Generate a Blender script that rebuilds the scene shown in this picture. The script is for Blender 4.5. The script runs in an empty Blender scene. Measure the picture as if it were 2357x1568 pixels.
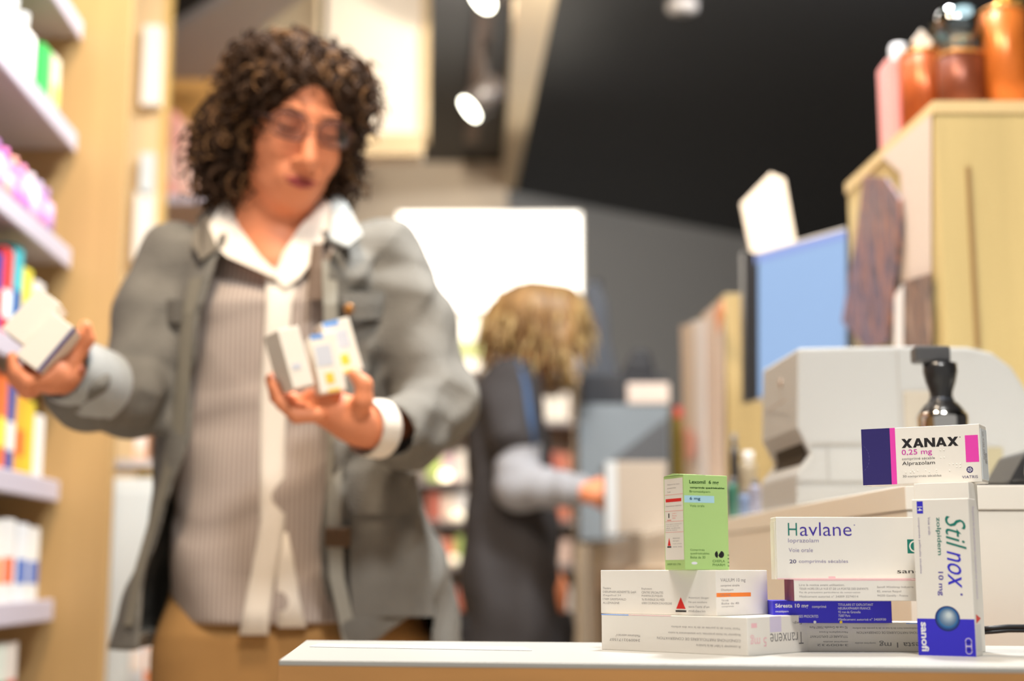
import bpy, bmesh, math, random
import numpy as np
from mathutils import Vector, Matrix
random.seed(7); np.random.seed(7)
sc = bpy.context.scene
COL = sc.collection
R = math.radians

# ------------------------------------------------------------------ camera
FPX = 50.0/36.0*2357; CX, CY = 1178.5, 784.0
PITCH = math.atan((1317-784)/FPX); CAMZ = 0.85
cam_d = bpy.data.cameras.new('camera'); cam = bpy.data.objects.new('camera', cam_d); COL.objects.link(cam)
cam_d.lens = 50; cam_d.sensor_width = 36; cam_d.sensor_fit = 'HORIZONTAL'
cam_d.clip_start = .05; cam_d.clip_end = 60
cam.location = (0, 0, CAMZ); cam.rotation_euler = (R(90)+PITCH, 0, 0)
cam_d.dof.use_dof = True; cam_d.dof.focus_distance = 1.22; cam_d.dof.aperture_fstop = 2.8
sc.camera = cam
# ------------------------------------------------------------------ world, exposure
w = bpy.data.worlds.new('shop_daylight'); sc.world = w; w.use_nodes = True
w.node_tree.nodes['Background'].inputs[0].default_value = (1.0, .985, .955, 1)
w.node_tree.nodes['Background'].inputs[1].default_value = .50
sc.view_settings.view_transform = 'Standard'; sc.view_settings.look = 'None'
sc.view_settings.gamma = 1; sc.view_settings.exposure = -0.07; sc.view_settings.use_curve_mapping = False
# ------------------------------------------------------------------ shop lamps, plus unseen fill lamps
def area(name, loc, target, size, energy, color):
    d = bpy.data.lights.new(name, 'AREA'); d.shape = 'DISK'; d.size = size; d.energy = energy; d.color = color
    o = bpy.data.objects.new(name, d); COL.objects.link(o); o.location = loc
    o.rotation_euler = (Vector(target)-Vector(loc)).to_track_quat('-Z', 'Y').to_euler(); return o
area('ceiling_lamp_counter', (.35, .35, 2.85), (.25, 1.2, .8), .35, 45, (1, .985, .96))
area('ceiling_lamp_aisle', (-.30, 1.22, 2.85), (-.42, 2.1, 1.4), .3, 42, (1, .82, .62))
area('ceiling_lamp_desk', (.40, 2.28, 2.9), (-.2, 2.14, 1.2), .3, 84, (.93, .97, 1))
area('ceiling_lamp_shelves', (-.8, 2.9, 2.85), (-1.1, 3.0, .9), .35, 10, (1, .92, .80))
area('beam_fill', (.5, 4.0, 2.62), (.08, 6.6, 2.95), .1, 26, (1, .92, .8))  # added lamp out of view, brightens the beam and ceiling
area('back_wall_fill', (1.5, 4.3, 2.97), (1.0, 8.2, 1.8), .14, 55, (.93, .96, 1))  # added out of view to light the grey back wall
area('wall_panel_fill', (-.10, 4.84, 2.985), (-.35, 7.3, 2.2), .12, 75, (1, .9, .78))  # unseen lamp added to lighten the beige wall panel
area('ceiling_lamp_middle', (.0, 3.0, 2.9), (.3, 4.0, 1.0), .4, 12, (1, .95, .9))

# ------------------------------------------------------------------ pixel helpers (2357 x 1568 frame)
CT, ST = math.cos(PITCH), math.sin(PITCH)
def ray(u, v):
    x = (u-CX)/FPX; y = (CY-v)/FPX
    return Vector((x, CT-y*ST, ST+y*CT))
def P(u, v, Y):
    d = ray(u, v); return Vector((0, 0, CAMZ)) + d*(Y/d.y)
def G(u, v, z):
    d = ray(u, v); return Vector((0, 0, CAMZ)) + d*((z-CAMZ)/d.z)

# ------------------------------------------------------------------ materials
def srgb(c):
    return tuple((x/255/12.92 if x/255 <= .04045 else ((x/255+.055)/1.055)**2.4) for x in c)
_m = {}
def mat(name, rgb, rough=.55, metal=0, spec=.4, emit=None, estr=0, noise=None, sheen=0, bump=0, bscale=60, coat=0):
    """noise=(scale, amount, (sx,sy,sz)) varies the base colour"""
    if name in _m: return _m[name]
    m = bpy.data.materials.new(name); m.use_nodes = True; nt = m.node_tree
    b = nt.nodes['Principled BSDF']; c = (*srgb(rgb), 1)
    b.inputs['Base Color'].default_value = c; b.inputs['Roughness'].default_value = rough
    b.inputs['Metallic'].default_value = metal; b.inputs['Specular IOR Level'].default_value = spec
    b.inputs['Sheen Weight'].default_value = sheen; b.inputs['Coat Weight'].default_value = coat
    if emit: b.inputs['Emission Color'].default_value = (*srgb(emit), 1); b.inputs['Emission Strength'].default_value = estr
    if noise or bump:
        tc = nt.nodes.new('ShaderNodeTexCoord'); mp = nt.nodes.new('ShaderNodeMapping')
        nt.links.new(tc.outputs['Object'], mp.inputs[0])
    if noise:
        s, a, st = noise; mp.inputs['Scale'].default_value = st
        n = nt.nodes.new('ShaderNodeTexNoise'); n.inputs['Scale'].default_value = s; n.inputs['Detail'].default_value = 4
        nt.links.new(mp.outputs[0], n.inputs['Vector'])
        mr = nt.nodes.new('ShaderNodeMapRange'); mr.inputs[1].default_value = .3; mr.inputs[2].default_value = .7
        mr.inputs[3].default_value = 1-a; mr.inputs[4].default_value = 1+a*.6
        nt.links.new(n.outputs[0], mr.inputs[0])
        mx = nt.nodes.new('ShaderNodeVectorMath'); mx.operation = 'SCALE'; mx.inputs[0].default_value = c[:3]
        nt.links.new(mr.outputs[0], mx.inputs['Scale']); nt.links.new(mx.outputs[0], b.inputs['Base Color'])
    if bump:
        n2 = nt.nodes.new('ShaderNodeTexNoise'); n2.inputs['Scale'].default_value = bscale
        nt.links.new(tc.outputs['Object'], n2.inputs['Vector'])
        bp = nt.nodes.new('ShaderNodeBump'); bp.inputs['Strength'].default_value = bump; bp.inputs['Distance'].default_value = .01
        nt.links.new(n2.outputs[0], bp.inputs['Height']); nt.links.new(bp.outputs[0], b.inputs['Normal'])
    _m[name] = m; return m
def wood(name, rgb, st=(14, 14, 1.0)): return mat(name, rgb, .5, noise=(1.6, .14, st))
def glassy(name, rgb, alpha=.25):
    if name in _m: return _m[name]
    m = bpy.data.materials.new(name); m.use_nodes = True; nt = m.node_tree; nt.nodes.clear()
    out = nt.nodes.new('ShaderNodeOutputMaterial'); mix = nt.nodes.new('ShaderNodeMixShader')
    t = nt.nodes.new('ShaderNodeBsdfTransparent'); g = nt.nodes.new('ShaderNodeBsdfGlossy')
    t.inputs[0].default_value = (*srgb(rgb), 1); g.inputs[1].default_value = .08; mix.inputs[0].default_value = alpha
    nt.links.new(t.outputs[0], mix.inputs[1]); nt.links.new(g.outputs[0], mix.inputs[2]); nt.links.new(mix.outputs[0], out.inputs[0])
    _m[name] = m; return m
CARD = mat('card_white', (236, 231, 222), .45)

# ------------------------------------------------------------------ mesh builder
class MB:
    def __init__(s): s.v = []; s.f = []; s.m = []
    def add(s, vs, fs, mi=0):
        n = len(s.v); s.v += [tuple(a) for a in vs]; s.f += [tuple(n+i for i in f) for f in fs]; s.m += [mi]*len(fs); return s
    def box(s, lo, hi, mi=0):
        x0, y0, z0 = lo; x1, y1, z1 = hi
        return s.add([(x0,y0,z0),(x1,y0,z0),(x1,y1,z0),(x0,y1,z0),(x0,y0,z1),(x1,y0,z1),(x1,y1,z1),(x0,y1,z1)],
              [(0,3,2,1),(4,5,6,7),(0,1,5,4),(1,2,6,5),(2,3,7,6),(3,0,4,7)], mi)
    def hexa(s, p, mi=0):   # 8 points, bottom ring then top ring
        return s.add(p, [(0,3,2,1),(4,5,6,7),(0,1,5,4),(1,2,6,5),(2,3,7,6),(3,0,4,7)], mi)
    def prism(s, pts, off, mi=0):   # ring of 3-D points, offset vector
        off = Vector(off); n = len(pts); a = [Vector(p) for p in pts]
        return s.add(a+[p+off for p in a], [tuple(range(n)), tuple(range(2*n-1, n-1, -1))]+[((i+1)%n, i, n+i, n+(i+1)%n) for i in range(n)], mi)
    def tube(s, pts, rad, n=8, mi=0, flat=1.0, caps=True):
        pts = [Vector(p) for p in pts]; k = len(pts)
        if not hasattr(rad, '__len__'): rad = [rad]*k
        vs = []; up = None
        for i, p in enumerate(pts):
            t = (pts[min(i+1, k-1)]-pts[max(i-1, 0)])
            t = t.normalized() if t.length > 1e-9 else Vector((0,0,1))
            if up is None: up = t.orthogonal().normalized()
            a = (up - t*up.dot(t)); a = a.normalized() if a.length > 1e-6 else t.orthogonal().normalized()
            up = a; b = t.cross(a)
            for j in range(n):
                q = 2*math.pi*j/n; vs.append(p+(a*math.cos(q)+b*math.sin(q)*flat)*rad[i])
        fs = [(i*n+j, i*n+(j+1)%n, (i+1)*n+(j+1)%n, (i+1)*n+j) for i in range(k-1) for j in range(n)]
        if caps: fs += [tuple(range(n-1, -1, -1)), tuple((k-1)*n+j for j in range(n))]
        return s.add(vs, fs, mi)
    def lathe(s, prof, c=(0,0,0), n=24, mi=0, axis='z'):
        vs = []
        for r, h in prof:
            for j in range(n):
                q = 2*math.pi*j/n; x, y = r*math.cos(q), r*math.sin(q)
                p = (x, y, h) if axis == 'z' else ((x, h, y) if axis == 'y' else (h, x, y))
                vs.append((p[0]+c[0], p[1]+c[1], p[2]+c[2]))
        k = len(prof)
        fs = [(i*n+j, i*n+(j+1)%n, (i+1)*n+(j+1)%n, (i+1)*n+j) for i in range(k-1) for j in range(n)]
        fs += [tuple(range(n-1, -1, -1)), tuple((k-1)*n+j for j in range(n))]
        return s.add(vs, fs, mi)
    def ball(s, c, r, mi=0, n=14, rot=None):
        r = r if hasattr(r, '__len__') else (r, r, r); vs = []; m = n//2+1
        for i in range(m+1):
            a = math.pi*i/m
            for j in range(n):
                q = 2*math.pi*j/n; p = Vector((r[0]*math.sin(a)*math.cos(q), r[1]*math.sin(a)*math.sin(q), r[2]*math.cos(a)))
                if rot: p = rot@p
                vs.append(p+Vector(c))
        return s.add(vs, [(i*n+j, (i+1)*n+j, (i+1)*n+(j+1)%n, i*n+(j+1)%n) for i in range(m) for j in range(n)], mi)
    def build(s, name, mats, parent=None, smooth=False, bevel=0, seg=2):
        me = bpy.data.meshes.new(name); me.from_pydata([tuple(a) for a in s.v], [], s.f)
        if not isinstance(mats, (list, tuple)): mats = [mats]
        for m in mats: me.materials.append(m)
        if len(mats) > 1: me.polygons.foreach_set('material_index', s.m)
        bm = bmesh.new(); bm.from_mesh(me); bmesh.ops.recalc_face_normals(bm, faces=bm.faces); bm.to_mesh(me); bm.free()
        if smooth: me.polygons.foreach_set('use_smooth', [True]*len(me.polygons))
        me.update(); o = bpy.data.objects.new(name, me); COL.objects.link(o)
        if parent: o.parent = parent
        if bevel:
            b = o.modifiers.new('bevel', 'BEVEL'); b.width = bevel; b.segments = seg; b.limit_method = 'ANGLE'
        return o
def tag(o, label, cat, group=None):
    o['label'] = label; o['category'] = cat
    if group: o['group'] = group
    return o
def thing(name, label, cat, loc=(0,0,0), rz=0, group=None):
    o = bpy.data.objects.new(name, None); COL.objects.link(o); o.location = loc; o.rotation_euler = (0,0,rz)
    o.empty_display_size = .02
    return tag(o, label, cat, group)
def struct(o): o['kind'] = 'structure'; return o

# ------------------------------------------------------------------ print on cartons
_tc = {}
def text_shape(s, bold=0, shear=0):
    key = (s, bold, shear)
    if key in _tc: return _tc[key]
    cu = bpy.data.curves.new('t', 'FONT'); cu.body = s; cu.size = 1; cu.offset = bold; cu.shear = shear; cu.resolution_u = 3
    ob = bpy.data.objects.new('t', cu)
    me = bpy.data.meshes.new_from_object(ob)
    v = np.array([(a.co.x, a.co.y) for a in me.vertices]); f = [tuple(p.vertices) for p in me.polygons]
    bpy.data.objects.remove(ob); bpy.data.curves.remove(cu); bpy.data.meshes.remove(me)
    lo = v.min(0); hi = v.max(0); v = (v-lo)/(hi-lo)
    _tc[key] = (v, f, (hi-lo)[0]/(hi-lo)[1]); return _tc[key]
class Face:
    """a printed face: origin at its top-left corner, ex to the right, ey down, n out; coordinates 0..1"""
    def __init__(s, o, ex, ey, n): s.o, s.ex, s.ey, s.n = map(Vector, (o, ex, ey, n)); s.k = 0
    def pt(s, x, y, lift): return s.o+s.ex*x+s.ey*y+s.n*lift
    def poly(s, mb, pts, mi=0, lift=.00006): mb.add([s.pt(x, y, lift) for x, y in pts], [tuple(range(len(pts)))], mi)
    def rect(s, mb, x0, x1, y0, y1, mi=0, lift=.00006): s.poly(mb, [(x0,y0),(x1,y0),(x1,y1),(x0,y1)], mi, lift)
    def disc(s, mb, x, y, r, mi=0, lift=.00006, n=28, a0=0, a1=360, ky=1):
        W, H = s.ex.length, s.ey.length
        s.poly(mb, [(x+r*math.cos(R(a0+(a1-a0)*i/n))/W, y+r*ky*math.sin(R(a0+(a1-a0)*i/n))/H) for i in range(n)], mi, lift)
    def text(s, mb, t, x0, x1, y0, y1, mi=0, rot=0, bold=0, shear=0, lift=.00012):
        v, f, _ = text_shape(t, bold, shear); P_ = []
        for a, b in v:
            if rot == 0: px, py = a, 1-b
            elif rot == 180: px, py = 1-a, b
            else: px, py = b, a        # reads from top to bottom
            P_.append(s.pt(x0+(x1-x0)*px, y0+(y1-y0)*py, lift))
        mb.add(P_, f, mi)
def carton(name, label, corner, rz, W, D, H, face_mats, group='medicine cartons stacked on the counter', bevel=.0005, cat='medicine box'):
    """corner = front-left-bottom; face_mats = (body, ...)"""
    t = thing(name, label, cat, corner, rz, group)
    MB().box((0,0,0), (W,D,H)).build('carton', face_mats, t, bevel=bevel)
    front = Face((0,0,H), (W,0,0), (0,0,-H), (0,-1,0)); right = Face((W,0,H), (0,D,0), (0,0,-H), (1,0,0)); left = Face((0,D,H), (0,-D,0), (0,0,-H), (-1,0,0))
    return t, front, right, left
def flapline(t, f, m, x=.06):
    """closed tuck flap on an end face: a thin card panel"""
    b = MB(); o = f.pt(x, .03, .0); 
    b.prism([f.pt(x,.03,0), f.pt(1-x,.03,0), f.pt(1-x,.97,0), f.pt(x,.97,0)], f.n*.0004); return b.build('end_flap', m, t)
K = dict(
 black=mat('ink_black', (34, 32, 34), .5), grey=mat('ink_grey', (120, 118, 118), .5), lgrey=mat('ink_light_grey', (158, 154, 152), .5), navy=mat('ink_navy', (44, 36, 104), .5),
 mag=mat('ink_magenta', (232, 66, 176), .5), pink=mat('ink_pink', (205, 60, 170), .5), white=mat('ink_white', (235, 235, 240), .5), teal=mat('ink_teal', (16, 122, 108), .5),
 violet=mat('ink_violet', (66, 46, 160), .5), blue=mat('ink_blue', (52, 44, 200), .5), red=mat('ink_red', (222, 40, 34), .5), orange=mat('ink_orange', (246, 134, 52), .5),
 cyan=mat('ink_cyan', (176, 218, 232), .5), green=mat('card_green', (180, 214, 134), .5), dgreen=mat('ink_dark_green', (36, 82, 22), .5), lilac=mat('ink_lilac', (214, 204, 228), .5),
 burg=mat('ink_burgundy', (122, 52, 72), .5), yellow=mat('ink_yellow', (240, 208, 60), .5), rose=mat('ink_rose', (240, 190, 196), .5), ochre=mat('ink_ochre', (224, 190, 90), .5))
def lines(f, mb, txts, x0, x1, y0, dy, h, mi=0, rot=0, widths=None):
    for i, t in enumerate(txts):
        ww = (widths[i] if widths else 1)
        a, b = (x0, x0+(x1-x0)*ww) if rot == 0 else (x1-(x1-x0)*ww, x1)
        f.text(mb, t, a, b, y0+i*dy, y0+i*dy+h, mi, rot)
# ================================================================== SETTING
ZC = .785      # counter top
floor = struct(MB().box((-4, -1.5, -.05), (4, 11, 0)).build('floor', mat('floor_tile', (206, 196, 180), .45, noise=(3, .1, (1,1,1)))))
CEIL = 3.0
ceil = struct(MB().box((-4, -1.5, CEIL), (4, 11, CEIL+.05)).build('ceiling', mat('ceiling_black', (38, 38, 40), .5, spec=.5)))
wall_b = struct(MB().prism([(-4,7.9,0),(0,7.9,0),(2.6,9.8,0),(4,9.8,0),(4,9.9,0),(2.55,9.9,0),(-.05,8.0,0),(-4,8.0,0)], (0,0,CEIL)).build('wall_back', mat('wall_grey', (156, 153, 149), .7)))
struct(MB().box((4, -1.5, 0), (4.1, 9.9, CEIL)).build('wall_right', mat('wall_dark', (86, 88, 94), .6)))
struct(MB().box((-4.1, -1.5, 0), (-4, 8.0, CEIL)).build('wall_left', wood('wall_panel_wood', (214, 170, 112))))

# ------------------------------------------------------------------ near counter
fl = G(642, 1520, ZC); fr = Vector((.55, fl.y-(.55-fl.x)*.155, ZC)); bl = G(705, 1474, ZC); br = Vector((.55, bl.y-(.55-bl.x)*.165, ZC))
t = thing('service_counter', 'low counter with white laminate top and orange wood front, medicine boxes on it', 'counter', (fl.x, fl.y, 0))
def rel(p, z): return Vector((p.x-fl.x, p.y-fl.y, z))
MB().hexa([rel(p, ZC-.004) for p in (fl, fr, br, bl)]+[rel(p, ZC) for p in (fl, fr, br, bl)]).build('counter_top', mat('white_laminate', (180, 178, 172), .4), t, bevel=.0006)
MB().hexa([rel(p, .0) for p in (fl, fr, br, bl)]+[rel(p, ZC-.004) for p in (fl, fr, br, bl)]).build('counter_body', mat('beech_front', (206, 150, 88), .45, noise=(2.2, .2, (1.5, 1.5, 9))), t)
# sheet on the counter
a = G(735, 1484, ZC); b_ = G(1205, 1491, ZC); c_ = G(1225, 1499, ZC); d_ = G(712, 1490, ZC)
t = thing('leaflet', 'flat white leaflet with pale blue print lying on left end of counter', 'leaflet', (d_.x, d_.y, ZC+.0002))
b = MB(); q = [Vector((p.x-d_.x, p.y-d_.y, 0)) for p in (d_, c_, b_, a)]
b.hexa(q+[p+Vector((0,0,.0005)) for p in q]); b.build('sheet', mat('paper', (244, 242, 238), .5), t)
b = MB()
fpr = Face(q[3]+Vector((0,0,.0006)), q[2]-q[3], q[0]-q[3], (0,0,1))
for i, (x0, x1, y) in enumerate(((.06,.30,.25),(.33,.62,.25),(.66,.93,.25),(.06,.45,.5),(.5,.93,.5),(.06,.6,.72))): fpr.rect(b, x0, x1, y, y+.09)
b.build('printed_line', K['cyan'], t)

# ------------------------------------------------------------------ cartons on the counter
def fx(u, v, Y): return P(u, v, Y).x
G1 = 'medicine cartons stacked on the counter'
# 1 lowest left
def place_B(u, v, Y, z, phi, W): # corner between front and right side
    B = P(u, v, Y); ex = Vector((math.cos(phi), -math.sin(phi), 0)); c = Vector((B.x, B.y, z))-ex*W; return c
ph = R(42); W1, D1, H1 = .146, .091, .0298
t, f, r, l = carton('medicine_box', 'white carton with upside-down print lying lowest left on the counter', place_B(1722, 1504, 1.137, ZC, ph, W1), -ph, W1, D1, H1, CARD)
b = MB()
lines(f, b, ["Tenir hors de la portée et de la vue des enfants", "Respecter les doses prescrites. Lire attentivement la notice", "CONDITIONS PARTICULIERES DE CONSERVATION", "A conserver à l'abri de la lumière"], .40, .955, .26, .16, .07, 0, 180, [.82,.86,1,.52])
lines(f, b, ["Médicament autorisé n°", "3400932171507"], .06, .28, .55, .12, .07, 0, 180, [.8,1])
b.build('lettering', K['lgrey'], t)
b = MB(); r.rect(b, .06, .15, .16, .28, 1); r.rect(b, .36, .55, 0, .42, 2); b.build('print_patch', [K['grey'], K['rose'], K['lilac']], t)
b = MB(); f.rect(b, 0, .2, 0, .03, 0); f.rect(b, .2, .5, 0, .02, 1); b.build('stripe', [mat('ink_pale_blue', (130, 170, 240)), K['rose']], t)
b = MB(); r.text(b, "Tranxene", .36, .92, .45, .78, 0, 180, -.01); r.text(b, "5 mg", .04, .30, .46, .78, 1, 180); r.text(b, "Exp.", .74, .9, .15, .25, 0, 180)
b.build('lettering', [K['grey'], K['rose']], t)
# 2 above it
ph = R(42); W2, D2, H2 = .119, .077, .0365; Z2 = ZC+H1+.0002
t, f, r, l = carton('medicine_box', 'white carton with red triangle and orange bar, under the green box', place_B(1650, 1413, 1.165, Z2, ph, W2), -ph, W2, D2, H2, CARD)
b = MB()
lines(f, b, ["Titulaire", "CHEPLAPHARM ARZNEIMITTEL GmbH", "Ziegelhof 24", "17489 GREIFSWALD", "ALLEMAGNE"], .02, .32, .39, .085, .05, 0, 0, [.25, 1, .55, .7, .5])
lines(f, b, ["Exploitant", "CENTRE SPECIALITES", "PHARMACEUTIQUES", "76-78 AVENUE DU MIDI", "63800 COURNON D'AUVERGNE"], .37, .63, .40, .08, .05, 0, 0, [.35, .72, .7, .75, 1])
f.poly(b, [(.665,.86),(.745,.86),(.705,.60)], 1); f.rect(b, .66, .75, .89, .93, 2)
lines(f, b, ["Attention danger", "Ne pas conduire", "sans l'avis d'un", "médecin"], .77, .94, .59, .095, .05, 0, 0, [1, .9, 1, .8])
b.build('lettering', [K['lgrey'], K['red'], K['black']], t)
b = MB(); r.text(b, "VALIUM 10 mg", .08, .56, .18, .28, 0); r.text(b, "comprimé sécable", .08, .44, .315, .375, 0); r.text(b, "Diazépam", .09, .32, .41, .47, 0)
r.rect(b, 0, .66, .50, .59, 1); r.text(b, "10 mg", .08, .26, .525, .57, 0, lift=.00018)
lines(r, b, ["Voie orale", "Boîte de 40", "comprimés"], .09, .42, .64, .07, .045, 0, 0, [.4, 1, .7])
b.build('lettering', [K['lgrey'], K['orange']], t)
# 3 green standing box
ps = R(24); WG, DG, HG = .0422, .0325, .0775; Z3 = Z2+H2+.0002
B = P(1577, 1306, 1.172)
t, f, r, l = carton('medicine_box', 'bright green upright carton with pale blue bar and black logo', (B.x, B.y, Z3), ps, WG, DG, HG, K['green'])
b = MB()
f.text(b, "Lexomil  6 mg", .13, .80, .055, .105, 0, 0, .02); f.text(b, "comprimés quadrisécables", .14, .93, .125, .15, 0, 0, .03); f.text(b, "Bromazépam", .13, .60, .165, .195, 1)
f.rect(b, .01, .69, .22, .295, 2); f.text(b, "6 mg", .13, .37, .235, .275, 3, 0, .01, lift=.0002); f.text(b, "Voie orale", .13, .46, .315, .34, 1)
lines(f, b, ["Comprimés", "quadrisécables", "Boîte de 30"], .12, .55, .78, .038, .026, 1, 0, [.75, 1, .78])
f.text(b, "CHEPLA", .62, .9, .895, .92, 1); f.text(b, "PHARM", .62, .9, .935, .96, 1)
b.build('lettering', [K['dgreen'], mat('ink_olive', (86, 130, 60)), K['cyan'], mat('ink_petrol', (24, 84, 120))], t)
b = MB(); f.disc(b, .74, .838, .0028, 0, a0=90, a1=270); f.rect(b, .72, .745, .818, .858, 0); f.disc(b, .82, .838, .0028, 0, a0=-90, a1=180); f.rect(b, .80, .83, .818, .858, 0)
b.build('logo', K['black'], t)
b = MB(); f.disc(b, .21, .93, .0028, 0, ky=.4); b.build('pill_print', K['white'], t)
b = MB()
for y in (.84, .878, .916, .954): f.rect(b, .965, 1, y, y+.008)
b.build('edge_mark', K['dgreen'], t)
b = MB(); l.rect(b, .04, .96, .03, .895, 0)
b.build('side_panel', CARD, t)
b = MB(); l.rect(b, .1, .88, .245, .28, 1, .0001)
for y in (.20, .375, .485, .60): l.rect(b, .06, .96, y, y+.004, 2, .0001)
lines(l, b, ["Respecter les doses", "prescrites", "Lot"], .2, .8, .085, .038, .018, 0, 0, [1, .7, .25]); l.text(b, "Uniquement sur ordonnance", .1, .88, .315, .333, 0)
l.poly(b, [(.16,.745),(.32,.745),(.24,.66)], 1, .0001); l.rect(b, .14, .34, .75, .765, 3, .0001); l.rect(b, .22, .27, .40, .45, 3, .0001); l.rect(b, .16, .36, .47, .476, 1, .0001)
lines(l, b, ["Liste I", "Dose", "max"], .42, .64, .395, .026, .014, 2, 0, [.9, 1, .7])
lines(l, b, ["Ne pas dépasser la dose prescrite", "Tenir hors de portée", "des enfants", "Lire la notice"], .1, .88, .51, .021, .012, 4, 0, [1, .8, .9, .7])
lines(l, b, ["Attention", "danger", "ne pas conduire", "sans avis"], .42, .86, .658, .03, .015, 4, 0, [.8, .75, 1, 1])
l.text(b, "34009 303 1706", .12, .8, .93, .95, 5)
b.build('lettering', [K['lgrey'], K['red'], mat('ink_salmon', (240, 160, 150)), K['black'], K['lgrey'], mat('ink_olive', (86, 130, 60))], t)
b = MB(); b.prism([Vector((0,.0,HG)), Vector((0,DG,HG)), Vector((-.0008,DG*.5,HG+.0016))], (WG*.5,0,0)); b.build('top_flap', K['green'], t)
# 7 lowest right
Z7 = ZC; H7 = .0233; c = P(1770, 1497, 1.205); W7 = .142
t, f, r, l = carton('medicine_box', 'grey-white carton with upside-down print, lowest of the right stack', (c.x, c.y, Z7), R(-2), W7, .05, H7, mat('card_grey', (222, 216, 206), .45))
b = MB()
lines(f, b, ["92 rue de Grenelle 75007 Paris", "Neuraxpharm France", "TITULAIRE ET EXPLOITANT"], .24, .46, .12, .16, .08, 0, 180, [1, .75, 1]); lines(f, b, ["comprimé sécable", "3400932"], .28, .46, .62, .12, .07, 0, 180, [.8, 1])
lines(f, b, ["Tenir ce médicament hors de la vue et de la portée des enfants", "CONDITIONS PARTICULIERES DE CONSERVATION"], .49, .93, .14, .16, .08, 0, 180, [1, .95])
f.text(b, "comprimé sécable", .50, .62, .66, .74, 0, 180); f.text(b, "Temesta 1 mg", .64, .99, .62, .86, 0, 180, .005)
b.build('lettering', K['grey'], t)
b = MB(); f.rect(b, .8, 1, 0, .03); b.build('stripe', mat('ink_pale_blue', (130, 170, 240)), t)
# 6 blue
Z6 = Z7+H7+.0002; H6 = .018; c = P(1780, 1432, 1.195); W6 = .0975
t, f, r, l = carton('medicine_box', 'deep blue carton with white print in the right stack', (c.x, c.y, Z6), R(-1), W6, .04, H6, K['blue'])
b = MB(); f.text(b, "Séresta 10 mg", .02, .30, .13, .36, 0, 0, .02); f.text(b, "comprimé", .33, .45, .2, .36, 0); f.text(b, "oxazépam", .02, .13, .43, .55, 0)
f.text(b, "RESPECTER LES DOSES PRESCRITES", .02, .38, .64, .76, 0); f.text(b, "Lire la notice", .02, .18, .82, .92, 0)
lines(f, b, ["TITULAIRE ET EXPLOITANT", "NEURAXPHARM FRANCE", "92 rue de Grenelle", "75007 Paris", "Médicament autorisé n° 3400930"], .55, .95, .12, .165, .11, 0, 0, [.74, .68, .47, .25, 1])
f.disc(b, .35, .96, .0012, 0); f.disc(b, .57, .96, .0012, 1); b.build('lettering', [K['white'], K['yellow']], t)
b = MB(); r.rect(b, .0, 1, 0, 1); b.build('end_flap', mat('card_silver', (178, 174, 176), .5), t)
# 5 burgundy-ended
Z5 = Z6+H6+.0002; H5 = .0172; c = P(1826, 1380, 1.178); W5 = .1015
t, f, r, l = carton('medicine_box', 'cream carton with burgundy end, third up in the right stack', (c.x, c.y, Z5), R(-2), W5, .045, H5, CARD)
b = MB(); f.rect(b, 0, .008, 0, 1, 0); l.rect(b, 0, 1, 0, 1, 0); b.build('end_flap', K['burg'], t)
b = MB(); lines(f, b, ["Lire la notice avant utilisation.", "TENIR HORS DE LA VUE ET DE LA PORTEE DES ENFANTS", "Pas de précautions particulières de conservation", "Médicament autorisé n° 34009 3274014"], .05, .60, .2, .18, .1, 0, 0, [.66, 1, .88, .85])
lines(f, b, ["Sanofi Winthrop Industrie", "82, avenue Raspail", "94250 Gentilly - France"], .67, .96, .3, .2, .12, 0, 0, [1, .66, .84]); b.build('lettering', K['lgrey'], t)
b = MB(); f.rect(b, .01, 1, 0, .05); f.rect(b, .985, 1, 0, 1); b.build('stripe', K['rose'], t)
# 4 upright on its edge, on the stack
Z4 = Z5+H5+.0002; H4 = .0508; c = P(1789, 1326, 1.185); W4 = .128
t, f, r, l = carton('medicine_box', 'long white carton with teal and violet name, topmost of the right stack', (c.x, c.y, Z4), R(1), W4, .022, H4, CARD)
b = MB(); f.text(b, "H", .078, .137, .095, .30, 0, 0, -.005); f.text(b, "avlane", .155, .49, .085, .305, 1, 0, -.005); f.disc(b, .51, .13, .0006, 2)
f.text(b, "loprazolam", .077, .275, .345, .43, 2); f.text(b, "Voie orale", .079, .235, .50, .565, 2); f.text(b, "20", .082, .125, .685, .745, 3, 0, .01); f.text(b, "comprimés sécables", .142, .46, .685, .755, 2)
b.build('lettering', [K['teal'], K['violet'], mat('ink_grey_violet', (150, 142, 176)), K['navy'], K['black']], t); b = MB(); f.text(b, "sanofi", .775, 1.0-.03, .835, .905, 4, 0, .0); b.build('maker_lettering', [K['teal'], K['violet'], mat('ink_grey_violet', (150, 142, 176)), K['navy'], K['black']], t)
b = MB(); f.rect(b, .848, .945, .36, .585, 0); f.disc(b, .897, .472, .0048, 1, .0001); f.disc(b, .897, .472, .0036, 0, .00014); f.rect(b, .893, .901, .42, .53, 1, .0002); b.build('logo', [K['teal'], CARD], t)
b = MB(); f.rect(b, .0, 1, .985, 1); f.rect(b, .33, .375, .955, .985); b.build('stripe', K['rose'], t)
b = MB(); b.prism([(0,.002,.0), (0,.02,.0), (0,.02,H4*.93), (0,.002,H4*.93)], (-.0008,0,0)); b.build('end_flap', CARD, t)
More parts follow.
